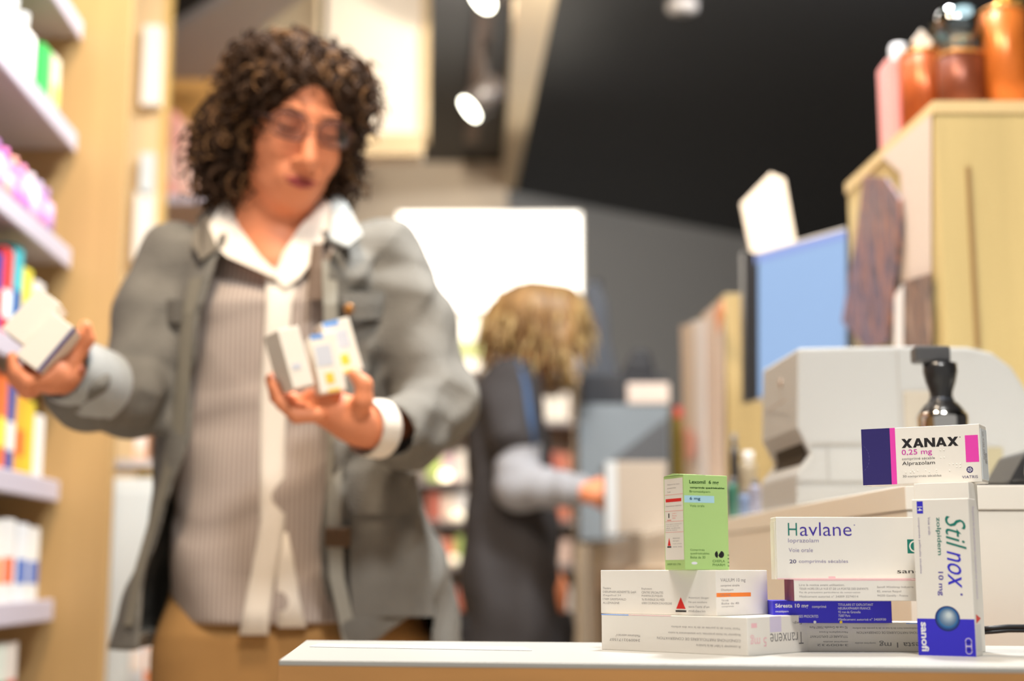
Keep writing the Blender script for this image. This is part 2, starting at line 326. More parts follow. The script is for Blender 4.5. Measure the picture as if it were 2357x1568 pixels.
# 8 standing front right
ph = R(32); W8, D8, H8 = .0448, .0205, .1225
t, f, r, l = carton('medicine_box', 'upright white carton with blue base and shaded blue ball printed on it', place_B(2247, 1505, 1.128, ZC, ph, W8), -ph, W8, D8, H8, CARD)
b = MB(); f.rect(b, 0, 1, .767, 1); b.build('blue_base', K['blue'], t)
b = MB(); f.rect(b, .085, .195, .012, .092, 0); b.build('blue_mark', K['blue'], t)
b = MB()
f.text(b, "14", .10, .18, .047, .075, 0, 90, .02); b.build('number_lettering', K['white'], t); b = MB(); f.text(b, "sanofi", .06, .19, .79, .975, 0, 90, .03); b.build('maker_lettering', K['white'], t); b = MB()
f.text(b, "Stil", .575, .93, .11, .325, 1, 90, -.004, .35); f.text(b, "nox", .575, .82, .335, .572, 2, 90, 0, .35); f.disc(b, .80, .612, .0009, 3); b.build('brand_lettering', [K['white'], K['teal'], K['blue'], K['violet']], t); b = MB()
f.text(b, "zolpidem", .40, .50, .118, .362, 1, 90, .01); f.text(b, "10 mg", .385, .50, .468, .62, 3, 90, .01)
f.text(b, "comprimés pelliculés sécables", .085, .13, .118, .48, 4, 90); f.text(b, "Voie orale", .27, .315, .115, .232, 4, 90)
b.build('lettering', [K['white'], K['teal'], K['blue'], K['violet'], mat('ink_grey_violet', (150, 142, 176))], t)
b = MB(); ms = []
for i in range(12):
    k = i/11; cc = tuple(int(a*(1-k)+c2*k) for a, c2 in zip((26, 66, 120), (205, 218, 222))) if k > .35 else tuple(int(a*(1-k/.35)+c2*k/.35) for a, c2 in zip((22, 40, 110), (60, 140, 190)))
    ms.append(mat('ball_ink_%d' % i, cc, .5)); f.disc(b, .535+.03*k, .765-.022*k, .0098*(1-k*.82), i, .0001+.00003*i)
b.build('ball_print', ms, t)
b = MB(); f.disc(b, .88, .905, .0026, 0, .0001); f.disc(b, .88, .965, .0026, 0, .0001); f.rect(b, .825, .935, .905, .965, 0, .0001)
f.disc(b, .88, .905, .0020, 1, .00014); f.disc(b, .88, .965, .0020, 1, .00014); f.rect(b, .84, .92, .905, .965, 1, .00014); f.rect(b, .84, .92, .932, .94, 0, .0002); b.build('logo', [K['lilac'], K['blue']], t)
b = MB(); r.poly(b, [(.25,.735),(.25,.795),(.95,.765)], 0); r.text(b, "Respecter les doses prescrites - Uniquement sur ordonnance", .35, .8, .05, .64, 1, 90); r.rect(b, .1, .9, .80, .97, 2); b.build('side_print', [K['red'], K['lilac'], mat('card_pale_grey', (222, 220, 216))], t)
# 9 blank carton behind it
ph = R(32); W9, D9, H9 = .0455, .028, .1385
t, f, r, l = carton('medicine_box', 'plain white upright carton at the back carrying the navy and magenta box', place_B(2248, 1480, 1.178, ZC, ph, W9), -ph, W9, D9, H9, CARD)
flapline(t, Face((0,0,H9), (W9,0,0), (0,D9,0), (0,0,1)), CARD, .08)
# 10 the sharp one
Z10 = ZC+H9+.0006; ph = R(29); WX, DX, HX = .0995, .028, .0485
t, f, r, l = carton('medicine_box', 'sharp white carton with navy block and magenta bars, topmost of all', place_B(2261, 1116, 1.187, Z10, ph, WX), -ph, WX, DX, HX, CARD)
b = MB(); f.rect(b, -.002, .247, 0.0, 1); l.rect(b, 0, 1, 0, 1); b.build('navy_block', K['navy'], t)
b = MB(); f.rect(b, .247, .293, 0, 1, 0); b.build('magenta_bar', K['mag'], t)
b = MB(); f.rect(b, .878, .985, .19, .655, 0); b.build('magenta_bar', K['mag'], t)
b = MB()
GL = dict(X=[[(0,0),(.32,0),(1,1),(.68,1)],[(.68,0),(1,0),(.32,1),(0,1)]], N=[[(0,0),(.27,0),(.27,1),(0,1)],[(.73,0),(1,0),(1,1),(.73,1)],[(0,1),(.3,1),(1,0),(.7,0)]],
          A=[[(0,0),(.28,0),(.62,1),(.36,1)],[(.72,0),(1,0),(.64,1),(.38,1)],[(.2,.18),(.8,.18),(.73,.38),(.27,.38)]])
for k_, ch in enumerate('XANAX'):
    xa_, wd_ = .345+k_*.0965, .0915
    for q_l, pl_ in enumerate(GL[ch]): f.poly(b, [(xa_+px*wd_, .365-.16*py) for px, py in pl_], 0, .0001+.00001*q_l)
b.build("brand_lettering", K["black"], t); b = MB(); f.text(b, "0,25 mg", .343, .600, .395, .515, 1, 0, .006); f.text(b, "comprimé sécable", .343, .622, .535, .592, 2); f.text(b, "Alprazolam", .343, .620, .605, .690, 0, 0, 0)
f.text(b, "30 comprimés sécables", .343, .668, .845, .897, 2); f.disc(b, .838, .215, .0005, 2)
b.build('lettering', [K['black'], K['pink'], K['grey'], K['navy']], t)
b = MB(); f.text(b, "VIATRIS", .838, .968, .885, .932, 0); b.build("maker_lettering", K["navy"], t)
b = MB(); cxl, cyl = .905, .785
for k in range(5):
    a0 = 72*k; pts = []
    for j in range(9):
        a = R(a0+j*11); pts.append((cxl+.0027*math.cos(a)/WX, cyl+.0027*math.sin(a)/HX))
    for j in range(8, -1, -1):
        a = R(a0+j*11); rr = .0027-.0011*math.sin(math.pi*(j+1)/10); pts.append((cxl+rr*math.cos(a)/WX, cyl+rr*math.sin(a)/HX))
    f.poly(b, pts, 0)
f.disc(b, cxl, cyl, .0014, 1); b.build('logo', [K['navy'], mat('ink_blue_grey', (150, 150, 180))], t)
b = MB()
for j in range(10):
    a = R(-58+j*12.2); a2 = a+R(7.5); rr = .0145; o = (-.0105, .52)
    pts = [(o[0]*0-.085+rr/WX*math.cos(q)*1.0, o[1]+rr/HX*math.sin(q)) for q in (a, a2)]
    (x0, y0), (x1, y1) = pts; b_w = .0012
    f.poly(b, [(x0, y0), (x1, y1), (x1+b_w, y1), (x0+b_w, y0)], 0, .00012)
b.build('perforation', mat('ink_perforation', (150, 140, 190)), t)
b = MB()
for (x, y) in ((.37,.80),(.41,.80),(.43,.77),(.47,.77),(.44,.80),(.54,.77),(.57,.80),(.63,.77),(.63,.80),(.67,.43),(.70,.43),(.67,.56),(.70,.56),(.74,.68),(.77,.68),(.80,.68),(.83,.68),(.80,.73),(.83,.73),(.74,.79)):
    p = f.pt(x, y, 0); b.ball(p, (.0007, .0003, .0007), 0, 8)
b.build('braille_dots', CARD, t, smooth=True)
b = MB(); b.prism([r.pt(.10,.07,0), r.pt(.98,.07,0), r.pt(.98,.95,0), r.pt(.10,.95,0)], r.n*.0004); b.build('end_flap', mat('card_cool_white', (222, 228, 232), .45), t)
b = MB(); r.text(b, "Lot  4129A  EXP 03", .30, .55, .12, .60, 0, 90, lift=.0006); r.text(b, "PIERRE FABRE", .55, .85, .48, .66, 0, 90, .01, lift=.0006); b.build('side_print', K['lgrey'], t)

# ------------------------------------------------------------------ cash desk
DESKTOP = .934
dn = P(2083, 1121, 1.40); dsl = -.053          # near left corner; side drifts left with depth
def desk_x(Y, off=0): return dn.x+dsl*(Y-dn.y)+off
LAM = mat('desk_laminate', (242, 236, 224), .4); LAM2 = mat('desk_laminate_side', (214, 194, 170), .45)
Yf = 4.3
t = thing('cash_desk', 'long cream cash desk running away behind the medicine boxes', 'desk', (dn.x, dn.y, 0))
def q4(x0, x1, y0, y1, z0, z1, off=0):   # sheared box in desk frame
    f_ = lambda X, Y, Z: (X+dsl*Y, Y, Z)
    return [f_(x0,y0,z0), f_(x1,y0,z0), f_(x1,y1,z0), f_(x0,y1,z0), f_(x0,y0,z1), f_(x1,y0,z1), f_(x1,y1,z1), f_(x0,y1,z1)]
L = Yf-dn.y
MB().hexa(q4(0, 1.0, 0, L, DESKTOP-.024, DESKTOP)).build('desk_top', LAM, t, bevel=.001)
MB().hexa(q4(.0015, 1.0, .0015, L, 0, DESKTOP-.0250)).build('desk_body', LAM, t)
for k, (y0, y1) in enumerate(((.9, 1.25), (1.35, 1.8), (1.9, 2.5))):
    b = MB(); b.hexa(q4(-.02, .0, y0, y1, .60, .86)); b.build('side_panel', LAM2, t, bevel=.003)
    b = MB(); b.hexa(q4(-.024, -.0202, y0+.05, y1-.05, .66, .80)); b.build('recess_shade', mat('desk_recess_shade', (120, 104, 84), .6), t)  # thin dark plate; shade of an opening put into its colour
b = MB(); cab = [P(2258, 1448, 1.335), P(2285, 1446, 1.33), P(2320, 1443, 1.33), P(2357, 1443, 1.33), P(2420, 1446, 1.33)]
b.tube(cab, .0022, 8); b.tube([p+Vector((0,0,-.0035)) for p in cab], .0018, 8); tag(b.build('power_cable', mat('cable_black', (36, 38, 42), .4), smooth=True), 'black cable running along the desk front at right edge', 'cable')
# ------------------------------------------------------------------ label printer / big machine on desk
PL = mat('machine_plastic', (184, 185, 184), .45); PLB = mat('machine_plastic_beige', (216, 196, 176), .45)
Yp = 1.84; pr = [(1836,801),(1925,799),(2100,797),(2230,799),(2285,812),(2330,846),(2362,895),(2385,960),(2395,1050),(2385,1200),(1834,1200),(1834,1088),(1866,1046),(1834,985)]
pts = [P(u, v, Yp) for u, v in pr]
for p in pts: p.z = max(p.z, DESKTOP+.0005)
o0 = Vector((pts[0].x, Yp, DESKTOP)); t = thing('label_printer', 'large pale grey machine with rounded right side on the cash desk', 'printer', o0)
b = MB(); rp = [p-o0 for p in pts]; b.prism(rp, (-.011, .20, 0)); b.build('housing', PL, t, bevel=.004)
b = MB()
for (u0, v0, u1, v1) in ((1866,1020,2095,1024),(1905,1024,1907,1110),(1836,1108,2095,1110)):
    p, q_ = P(u0, v0, Yp-.001)-o0, P(u1, v1, Yp-.001)-o0; b.box((p.x, p.y-.001, q_.z), (q_.x, p.y+.002, p.z))
b.build('seam', mat('seam_grey', (176, 172, 166), .6), t)
b = MB(); p, q_ = P(2066, 798, Yp)-o0, P(2072, 1000, Yp)-o0; b.box((p.x, p.y-.001, q_.z), (q_.x, p.y+.002, p.z-.002)); b.build('seam', mat('seam_grey', (176, 172, 166), .6), t)
p, q_ = P(2078, 900, Yp)-o0, P(2150, 990, Yp)-o0
b = MB(); b.box((p.x, p.y-.004, q_.z-.02), (q_.x, p.y+.002, p.z)); b.build('recess_panel', mat('machine_panel', (186, 178, 164), .5), t, bevel=.003)
p, q_ = P(2270, 1030, Yp)-o0, P(2310, 1095, Yp)-o0
b = MB(); b.box((p.x, p.y-.002, q_.z), (q_.x, p.y+.002, p.z)); b.build('label_plate', mat('label_khaki', (176, 168, 140), .5), t)
b = MB(); b.prism([P(u, v, Yp+.012)-o0 for u, v in ((1838,988),(1867,1046),(1838,1086),(1852,1046))], (-.008,.15,0)); b.build('notch_shade', mat('notch_dark', (38, 32, 28), .6), t)  # dark liner in the notch; its black colour stands for shade
# front control hood (left, overhanging)
b = MB(); A = P(1836, 801, Yp)-o0
b.box((-.0135, .03, .14), (-.0125+.0, .17, .141)); b.tube([A+Vector((-.008, .09, -.035)), A+Vector((-.003, .09, -.035))], .006, 12); b.build('button', mat('button_tan', (176, 150, 130), .5), t)
# ------------------------------------------------------------------ scanner stand in front of the machine
b0 = P(2170, 985, 1.60); b0.z = DESKTOP
BLK = mat('black_plastic', (34, 33, 34), .3, coat=.3); CHR = mat('chrome', (210, 206, 200), .12, metal=1)
t = thing('scanner_stand', 'black and chrome swivel stand in front of the pale machine', 'stand', b0)
s_ = 1.60/FPX/.99
zt = lambda v: P(2170, v, 1.60).z-DESKTOP
b = MB(); b.lathe([(.026, 0), (.028, .004), (.028, zt(985)), (.0285, zt(965)), (.028, zt(955)), (.022, zt(945))]); b.build('chrome_base', CHR, t, True)
b = MB(); b.lathe([(.026, zt(957)), (.025, zt(948)), (.019, zt(932)), (.0125, zt(922)), (.0125, zt(905)), (.0165, zt(880)), (.019, zt(855)), (.0188, zt(838)), (.010, zt(833))]); b.build('handle', BLK, t, True)
b = MB(); b.lathe([(.0135, zt(926)), (.0145, zt(922)), (.0135, zt(917))]); b.build('collar', mat('gunmetal', (70, 74, 82), .3, metal=.6), t, True)
b = MB(); x0 = P(2101, 820, 1.6).x-b0.x; x1 = P(2182, 820, 1.6).x-b0.x; b.box((x0, -.012, zt(836)), (x1, .012, zt(799))); b.build('head_block', mat('dark_grey_plastic', (74, 74, 76), .4), t, bevel=.003)
# black thing at right edge + bulb glass
p = P(2345, 1118, 1.55); p.z = DESKTOP
t = thing('card_terminal', 'black rounded card terminal cut by the right edge of frame', 'terminal', p)
b = MB(); b.box((-.045, 0, 0), (.09, .10, .012)); b.prism([(-.01,0,.012),(.09,0,.012),(.09,0,.07),(.01,0,.045)], (0,.09,0)); b.build('body', BLK, t, bevel=.003)
b = MB(); b.ball((.022, -.004, .022), (.016, .008, .020)); b.build('button', mat('lens_grey', (190, 190, 190), .2), t, True)
# ------------------------------------------------------------------ wooden shelf cabinet at right
PINE = mat('pale_birch', (198, 176, 122), .5, noise=(1.5, .12, (9, 9, .8)))
Yw = 2.06; A = P(2150, 235, Yw); zt_ = A.z; o0 = Vector((A.x, Yw, DESKTOP))
t = thing('wood_cabinet', 'tall pale wooden cabinet on the desk at right, paper pinned to its side', 'cabinet', o0)
hh = zt_-DESKTOP
MB().hexa(q4(0, .55, 0, .46, 0, hh)).build('carcass', PINE, t, bevel=.003)
b = MB(); p = P(2222, 385, Yw)-o0; q_ = P(2230, 800, Yw)-o0; b.box((p.x, -.004, max(q_.z, 0.02)), (p.x+.007, .001, p.z)); b.build('handle_slot', mat('slot_brown', (150, 120, 76), .7), t)
b = MB(); b.hexa(q4(-.003, .553, -.004, .462, hh-.018, hh+.001)); b.build('top_board', mat('pale_birch_edge', (214, 188, 138), .5), t)
# sheet + leaflets on its side (side plane x = dsl*y)
def side_pt(u, v, off=0, base=None):
    """point on the cabinet's left side seen at (u, v)"""
    d = ray(u, v); X0 = o0.x+off
    k = (X0-dsl*o0.y)/(d.x-dsl*d.y); return Vector((0,0,CAMZ))+d*k
def side_sheet(name, label, cat, pix, off, m, group=None, thick=.0015, wav=0, mats2=None, pattern=None):
    pp = [side_pt(u, v, off) for u, v in pix]; o = Vector((sum(p.x for p in pp)/len(pp), sum(p.y for p in pp)/len(pp), min(p.z for p in pp)))
    b = MB(); b.prism([p-o for p in pp], (-thick, 0, 0)); ob = b.build(name, m); ob.location = o; tag(ob, label, cat, group); return ob
def print_mat(name, cols, scale, st=(1,1,1)):
    if name in _m: return _m[name]
    m = bpy.data.materials.new(name); m.use_nodes = True; nt = m.node_tree; bs = nt.nodes['Principled BSDF']; bs.inputs['Roughness'].default_value = .5
    tc = nt.nodes.new('ShaderNodeTexCoord'); mp = nt.nodes.new('ShaderNodeMapping'); mp.inputs['Scale'].default_value = st
    n = nt.nodes.new('ShaderNodeTexNoise'); n.inputs['Scale'].default_value = scale; n.inputs['Detail'].default_value = 2
    cr = nt.nodes.new('ShaderNodeValToRGB'); cr.color_ramp.interpolation = 'LINEAR'
    while len(cr.color_ramp.elements) > 1: cr.color_ramp.elements.remove(cr.color_ramp.elements[0])
    cr.color_ramp.elements[0].position = .3; cr.color_ramp.elements[0].color = (*srgb(cols[0]), 1)
    for i, c in enumerate(cols[1:]):
        e = cr.color_ramp.elements.new(.3+.4*(i+1)/(len(cols)-1)); e.color = (*srgb(c), 1)
    nt.links.new(tc.outputs['Object'], mp.inputs[0]); nt.links.new(mp.outputs[0], n.inputs['Vector']); nt.links.new(n.outputs[0], cr.inputs[0]); nt.links.new(cr.outputs[0], bs.inputs['Base Color'])
    _m[name] = m; return m
PHOTO = print_mat('photo_print', [(60,54,58),(126,104,108),(92,80,92),(170,120,100),(70,64,70)], 9, (1, 6, 1.2))
PHOTO2 = print_mat('photo_print_brown', [(70,60,54),(140,110,92),(96,84,80),(170,140,120)], 9, (1, 6, 1.2))
side_sheet('poster_sheet', 'blank cream paper sheet pinned to the cabinet side', 'paper', [(2144,262),(2144,640),(2075,668),(2075,400),(2030,360)], -.002, mat('sheet_cream', (208, 190, 176), .6))
side_sheet('magazine_page', 'long dark photo print hanging on the cabinet side by the screen', 'poster', [(1995,405),(2045,410),(2078,460),(2076,560),(2050,790),(2000,800),(1945,740),(1975,560)], -.008, PHOTO, thick=.006)
side_sheet('magazine_page', 'small dark photo print hanging low on the cabinet side', 'poster', [(2145,630),(2145,810),(2078,820),(2078,650)], -.008, PHOTO2, thick=.004)
side_sheet('paper_strip', 'narrow white paper strip between the two dark prints', 'paper', [(2080,655),(2080,815),(2060,815),(2062,680)], -.014, mat('sheet_white', (226, 220, 216), .6), thick=.002)
# on top of the cabinet
zc = zt_+.0015
def on_cab(u, Y, rad=0): return Vector((P(u, 200, Y).x, Y, zc))
def lathe_thing(name, label, cat, loc, parts, group=None, n=24):
    t = thing(name, label, cat, loc, 0, group)
    for pn, prof, m in parts: b = MB(); b.lathe(prof, n=n); b.build(pn, m, t, True)
    return t
def height_at(v, Y, base=None): return P(1178, v, Y).z-(zc if base is None else base)
COP = mat('copper_tin', (170, 84, 40), .32, metal=.35); COP2 = mat('amber_tin', (198, 108, 44), .3, metal=.25)
p = on_cab(2060, 2.36); h = height_at(150, 2.36)
t = thing('pink_box', 'tall pink and rose carton at the left end of the cabinet top', 'box', p)
b = MB(); b.box((-.022, -.03, 0), (.022, .03, h)); b.build('carton', mat('rose_pink', (232, 160, 156), .5), t, bevel=.002)
b = MB(); b.box((-.001, -.0315, .0), (.023, -.0302, h-.01)); b.build('front_panel', mat('hot_pink', (232, 96, 112), .5), t)
p = on_cab(2086, 2.42); h = height_at(112, 2.42)
lathe_thing('white_bottle', 'white capped bottle behind the pink carton on the cabinet', 'bottle', p+Vector((0,.04,0)), [('bottle', [(.022,0),(.022,h*.55),(.012,h*.68)], mat('bottle_cream', (220, 212, 204), .4)), ('cap', [(.015,h*.67),(.016,h*1.07),(.013,h*1.1)], mat('cap_grey', (206, 204, 204), .4))])
for i, (u, Y, rr, v, m, lab) in enumerate(((2128, 2.30, .040, 128, COP, 'wide copper coloured tin left of the dark one on the cabinet'), (2213, 2.19, .036, 128, mat('brown_tin', (120, 62, 40), .35, metal=.3), 'dark brown tin below the glass globe'), (2317, 2.18, .036, 28, COP2, 'tall amber tin at right end of the cabinet top'))):
    p = on_cab(u, Y); h = height_at(v, Y)
    lathe_thing('storage_tin', lab, 'tin', p, [('tin', [(rr,0),(rr,h-.006),(rr-.003,h-.004)], m), ('lid', [(rr+.001,h-.0055),(rr+.001,h),(rr-.002,h+.002)], mat('lid_brass', (206, 146, 84), .3, metal=.5))])
hB = height_at(128, 2.19)+.004; p = on_cab(2208, 2.19)
t = thing('glass_globe', 'round clear glass globe with bright reflection resting on the dark tin', 'glass globe', (p.x, p.y, zc+hB+.001))
b = MB(); b.ball((0,0,.042), .042, n=28); b.build('globe', glassy('smoke_glass', (150, 168, 166), .22), t, True)
b = MB(); b.lathe([(.018,0),(.02,.003),(.012,.006)]); b.build('foot', mat('glass_foot', (150,160,160), .1), t, True)
b = MB(); b.ball((.012,-.0,.07), (.017,.008,.010)); b.build('glow_body', mat('globe_reflection', (235, 242, 255), emit=(235,242,255), estr=3), t, True)  # no lamp: glowing blob stands for the globe's bright reflection
b = MB(); b.tube([(-.03,0,.03),(-.02,0,.015),(0,0,.008),(.02,0,.012)], .009, 10); b.build('crumpled_paper', mat('tissue', (170, 182, 186), .6), t, True)
p = on_cab(2128, 2.30); hC = height_at(128, 2.30)+.004
t = thing('white_tag', 'tilted white square tag standing on the copper tin', 'tag', (p.x, p.y, zc+hC))
b = MB(); s2 = .019; b.prism([(0,0,0),(s2,0,s2),(0,0,2*s2+.006),(-s2,0,s2+.002)], (0,.006,0)); b.build('card', mat('tag_white', (226, 220, 210), .5), t, bevel=.001)
p = on_cab(2335, 2.18); hD = height_at(28, 2.18)+.004
t = thing('gold_ornament', 'gold crumpled ornament on top of the amber tin', 'ornament', (p.x-.006, p.y, zc+hD))
b = MB(); b.tube([(-.02,0,.004),(-.008,0,.014),(.012,0,.006),(.026,0,.016)], .0045, 8); b.ball((.004,0,.018), .010); b.build('ribbon', mat('gold', (240, 190, 90), .25, metal=.8), t, True)

# ------------------------------------------------------------------ monitor
t = thing('computer_monitor', 'computer monitor with pale blue screen beside the wooden cabinet', 'monitor', (P(1835, 1000, 2.7).x, 2.7, DESKTOP))
o0m = Vector(t.location)
sa, sb, sc_, sd = P(1738,588,2.62), P(1948,530,2.56), P(1948,880,2.56), P(1744,915,2.62)
nrm = (sb-sa).cross(sd-sa).normalized()
if nrm.y > 0: nrm = -nrm
b = MB(); scr = [p-o0m for p in (sa, sb, sc_, sd)]
b.prism(scr, nrm*.002); b.build('screen', mat('screen_blue', (60, 80, 110), .3, emit=(158, 186, 222), estr=.8), t)
b = MB(); c0 = sum(scr, Vector())/4
out = [c0+(p-c0)*1.045+Vector((-.004,0,0)) for p in scr]
b.prism([p-nrm*.001 for p in out], -nrm*.03); b.build('bezel', mat('bezel_silver', (176, 166, 154), .4), t, bevel=.003)
b = MB(); la, lb = P(1712,575,2.63)-o0m, P(1716,925,2.63)-o0m; ra, rb = P(1745,585,2.615)-o0m, P(1746,918,2.615)-o0m
b.prism([la, ra, rb, lb], (0,.04,0)); b.build('side_bezel', mat('bezel_black', (40, 40, 42), .35), t)
b = MB(); b.tube([c0+Vector((.0,.045,-.05)), Vector((c0.x, c0.y+.05, .01))], .02, 12); b.box((c0.x-.1, c0.y-.02, 0), (c0.x+.1, c0.y+.14, .012)); b.build('stand', mat('bezel_black', (40, 40, 42), .35), t)
# bluish second screen header
b = MB(); b.prism([p+nrm*.0022 for p in (scr[0], scr[1], scr[1]+Vector((0,0,-.016)), scr[0]+Vector((0,0,-.016)))], nrm*.0005); b.build('title_bar', mat('screen_bar', (60, 70, 110), .3, emit=(150, 172, 226), estr=.8), t)
# cream card behind/above the monitor
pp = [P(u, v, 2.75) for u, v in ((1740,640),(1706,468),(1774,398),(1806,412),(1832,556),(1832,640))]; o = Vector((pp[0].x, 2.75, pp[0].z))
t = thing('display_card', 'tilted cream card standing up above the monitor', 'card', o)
b = MB(); b.prism([p-o for p in pp], (0,.008,0)); b.build('card', mat('card_cream_glow', (238, 220, 196), .5, emit=(240,220,195), estr=.25), t)  # card is no lamp; weak emission makes it look lit
b = MB(); b.tube([Vector((.04,.01,.0)), Vector((.04,.01,DESKTOP-o.z))], .008, 8); b.build('stem', mat('bezel_silver', (176, 166, 154), .4), t)
# ------------------------------------------------------------------ narrow wooden divider with papers
Yd = 3.0; A = P(1667, 676, Yd); o0d = Vector((A.x, Yd, DESKTOP)); t = thing('wood_cabinet', 'narrow wooden divider on the desk left of the monitor', 'cabinet', o0d)
MB().hexa(q4(0, .10, 0, .55, 0, A.z-DESKTOP)).build('carcass', mat('birch_dark', (176, 152, 104), .5, noise=(1.5, .12, (9,9,.8))), t, bevel=.003)
def dv(u, v, off):
    d = ray(u, v); k = (o0d.x+off-dsl*o0d.y)/(d.x-dsl*d.y); return Vector((0,0,CAMZ))+d*k
for i, (pix, off, m, lab, nm) in enumerate((
    ([(1665,690),(1668,1180),(1628,1200),(1622,720)], -.004, mat('sheet_pinkish', (216, 196, 180), .6), 'wide cream notice nearest on the divider side', 'notice'),
    ([(1622,735),(1628,1150),(1600,1150),(1592,740)], -.010, mat('sheet_white', (226, 220, 216), .6), 'white notice in the middle of the divider side', 'notice'),
    ([(1596,745),(1600,1190),(1582,1190),(1568,750)], -.016, mat('sheet_warm', (206, 186, 164), .6), 'warm beige notice farthest on the divider side', 'notice'))):
    pp = [dv(u, v, off) for u, v in pix]; o = Vector((pp[0].x, pp[0].y, min(p.z for p in pp)))
    ob = MB().prism([p-o for p in pp], (-.002,0,0)).build(nm, m); ob.location = o; tag(ob, lab, 'notice')
ob = MB().prism([dv(u, v, -.022)-dv(1600,1080,-.022) for u, v in ((1572,980),(1600,1000),(1600,1050),(1580,1060))], (-.002,0,0)).build('sticker', mat('coral', (212, 150, 128))); ob.location = dv(1600,1080,-.022); tag(ob, 'small coral sticker on the divider notices', 'sticker')
ob = MB().prism([dv(u, v, -.022)-dv(1660,760,-.022) for u, v in ((1664,690),(1668,720),(1656,770),(1646,720))], (-.002,0,0)).build('sticker', mat('orange_paper', (226, 150, 100))); ob.location = dv(1660,760,-.022); tag(ob, 'small orange sticker at the divider top', 'sticker')
# ------------------------------------------------------------------ things on the desk, mid distance
def desk_box(name, label, cat, u0, u1, v0, Y, dep, m, group=None, z0=DESKTOP, v1=None, parts=None, bevel=.003):
    A = P(u0, v0, Y); B = P(u1, v0, Y); zb = z0 if v1 is None else P(u0, v1, Y).z
    t = thing(name, label, cat, (A.x, Y, zb), 0, group)
    MB().box((0,0,0), (B.x-A.x, dep, A.z-zb)).build('body', m, t, bevel=bevel)
    t['w'] = B.x-A.x; t['h'] = A.z-zb; return t
t = desk_box('black_printer', 'black office printer on the far end of the desk', 'printer', 1338, 1530, 862, 3.95, .35, mat('charcoal', (46, 46, 50), .5))
b = MB(); b.prism([(.11,0,t['h']),(.21,0,t['h']),(.19,0,t['h']+.07),(.145,0,t['h']+.07)], (0,.2,0)); b.build('paper_feed', mat('charcoal', (46,46,50), .5), t, bevel=.01)
t = desk_box('grey_screen_panel', 'blue-grey panel in front of the black printer', 'panel', 1332, 1540, 930, 3.85, .03, mat('blue_grey', (128, 136, 142), .6)); t.location.z = DESKTOP
b = MB(); b.prism([(.05,-.003,t['h']*.50),(.24,-.003,t['h']*.40),(.24,-.003,t['h']*.90)], (0,.002,0)); b.build('lower_flap', mat('steel_grey', (88, 89, 92), .6), t)
t = desk_box('paper_tray', 'small pinkish white carton standing on the printer front', 'box', 1447, 1545, 880, 3.80, .04, mat('pinkish_white', (226, 206, 192), .6), v1=928)
t.location.z = P(1447, 930, 3.85).z+.001; t.location.y = 3.845
t = desk_box('ring_binder', 'olive ring binder standing beside the divider', 'binder', 1549, 1584, 935, 3.74, .22, mat('olive_binder', (112, 94, 22), .5))
b = MB(); b.box((.004,-.002,t['h']-.03),(t['w']-.004,.0,t['h']-.002)); b.build('red_label', mat('red_label', (196, 70, 64)), t)
t = desk_box('grey_box', 'beige grey box held above the desk edge by the second person', 'box', 1398, 1535, 1062, 3.22, .15, mat('greige', (160, 148, 134), .6))
b = MB(); b.box((-.004,-.003,0),(.02,0,t['h'])); b.build('side_band', mat('pale_blue_grey', (186, 190, 192), .6), t)
for i, (u0, u1, v0, Y, m, lab, nm) in enumerate(((1700,1728,1130,2.25,mat('steel_blue', (104, 120, 150), .4),'slate blue tube beside the divider','tube'),(1678,1700,1000,2.5,mat('jet', (40,40,44), .4),'slim black bottle before the wooden divider','bottle'),(1672,1698,1100,2.3,mat('bottle_green', (44,96,80), .4),'dark green bottle just right of the green carton','bottle'),(1724,1752,1105,2.2,mat('grey_violet', (140,140,160), .4),'grey violet tube left of the pale machine','tube'),(1702,1742,1040,2.42,mat('khaki_cup', (140,128,108), .5),'khaki cup behind the slate tubes','cup'))):
    c = P((u0+u1)/2, v0, Y); h = c.z-DESKTOP; rr = (u1-u0)/2/FPX*Y
    lathe_thing(nm, lab, nm, (c.x, Y, DESKTOP), [('body', [(rr,0),(rr,h*.75),(rr*.8,h*.85)], m), ('cap', [(rr*.6,h*.84),(rr*.6,h)], mat('cap_dim', (92,92,98), .4) if i != 4 else mat('cap_grey', (206,204,204), .4))], n=14)
# ------------------------------------------------------------------ left product gondola
LX = lambda Y: P(160, 600, 2.9).x-.053*(Y-2.9)      # shelf front line
RAIL = mat('shelf_rail', (196, 188, 200), .45); UND = mat('shelf_metal', (190, 180, 176), .5)
BE = mat('beech_panel', (192, 156, 104), .5, noise=(1.4, .12, (10, 10, .7)))
t = thing('display_shelving', 'tall beech shelving with lilac-white shelves at far left', 'shelving', (LX(2.9), 2.9, 0))
org = Vector(t.location)
pw = P(291, 300, 2.9).x
MB().box((-1.0, 0, 0), (pw-org.x, .03, 2.9)).build('end_panel', BE, t, bevel=.002)
MB().hexa([(-.42+.053*1.3, -1.3, 0), (-.40+.053*1.3, -1.3, 0), (-.40, 0, 0), (-.42, 0, 0), (-.42+.053*1.3, -1.3, 2.9), (-.40+.053*1.3, -1.3, 2.9), (-.40, 0, 2.9), (-.42, 0, 2.9)]).build('back_panel', mat('beech_back', (196, 146, 92), .6, noise=(1.4, .12, (10,10,.7))), t)
SZ = [P(150, v-14, 2.9).z for v in (80, 335, 600, 865, 1130, 1400, 1660)]
def shp(x, y, z): return (x-.053*y, y, z)
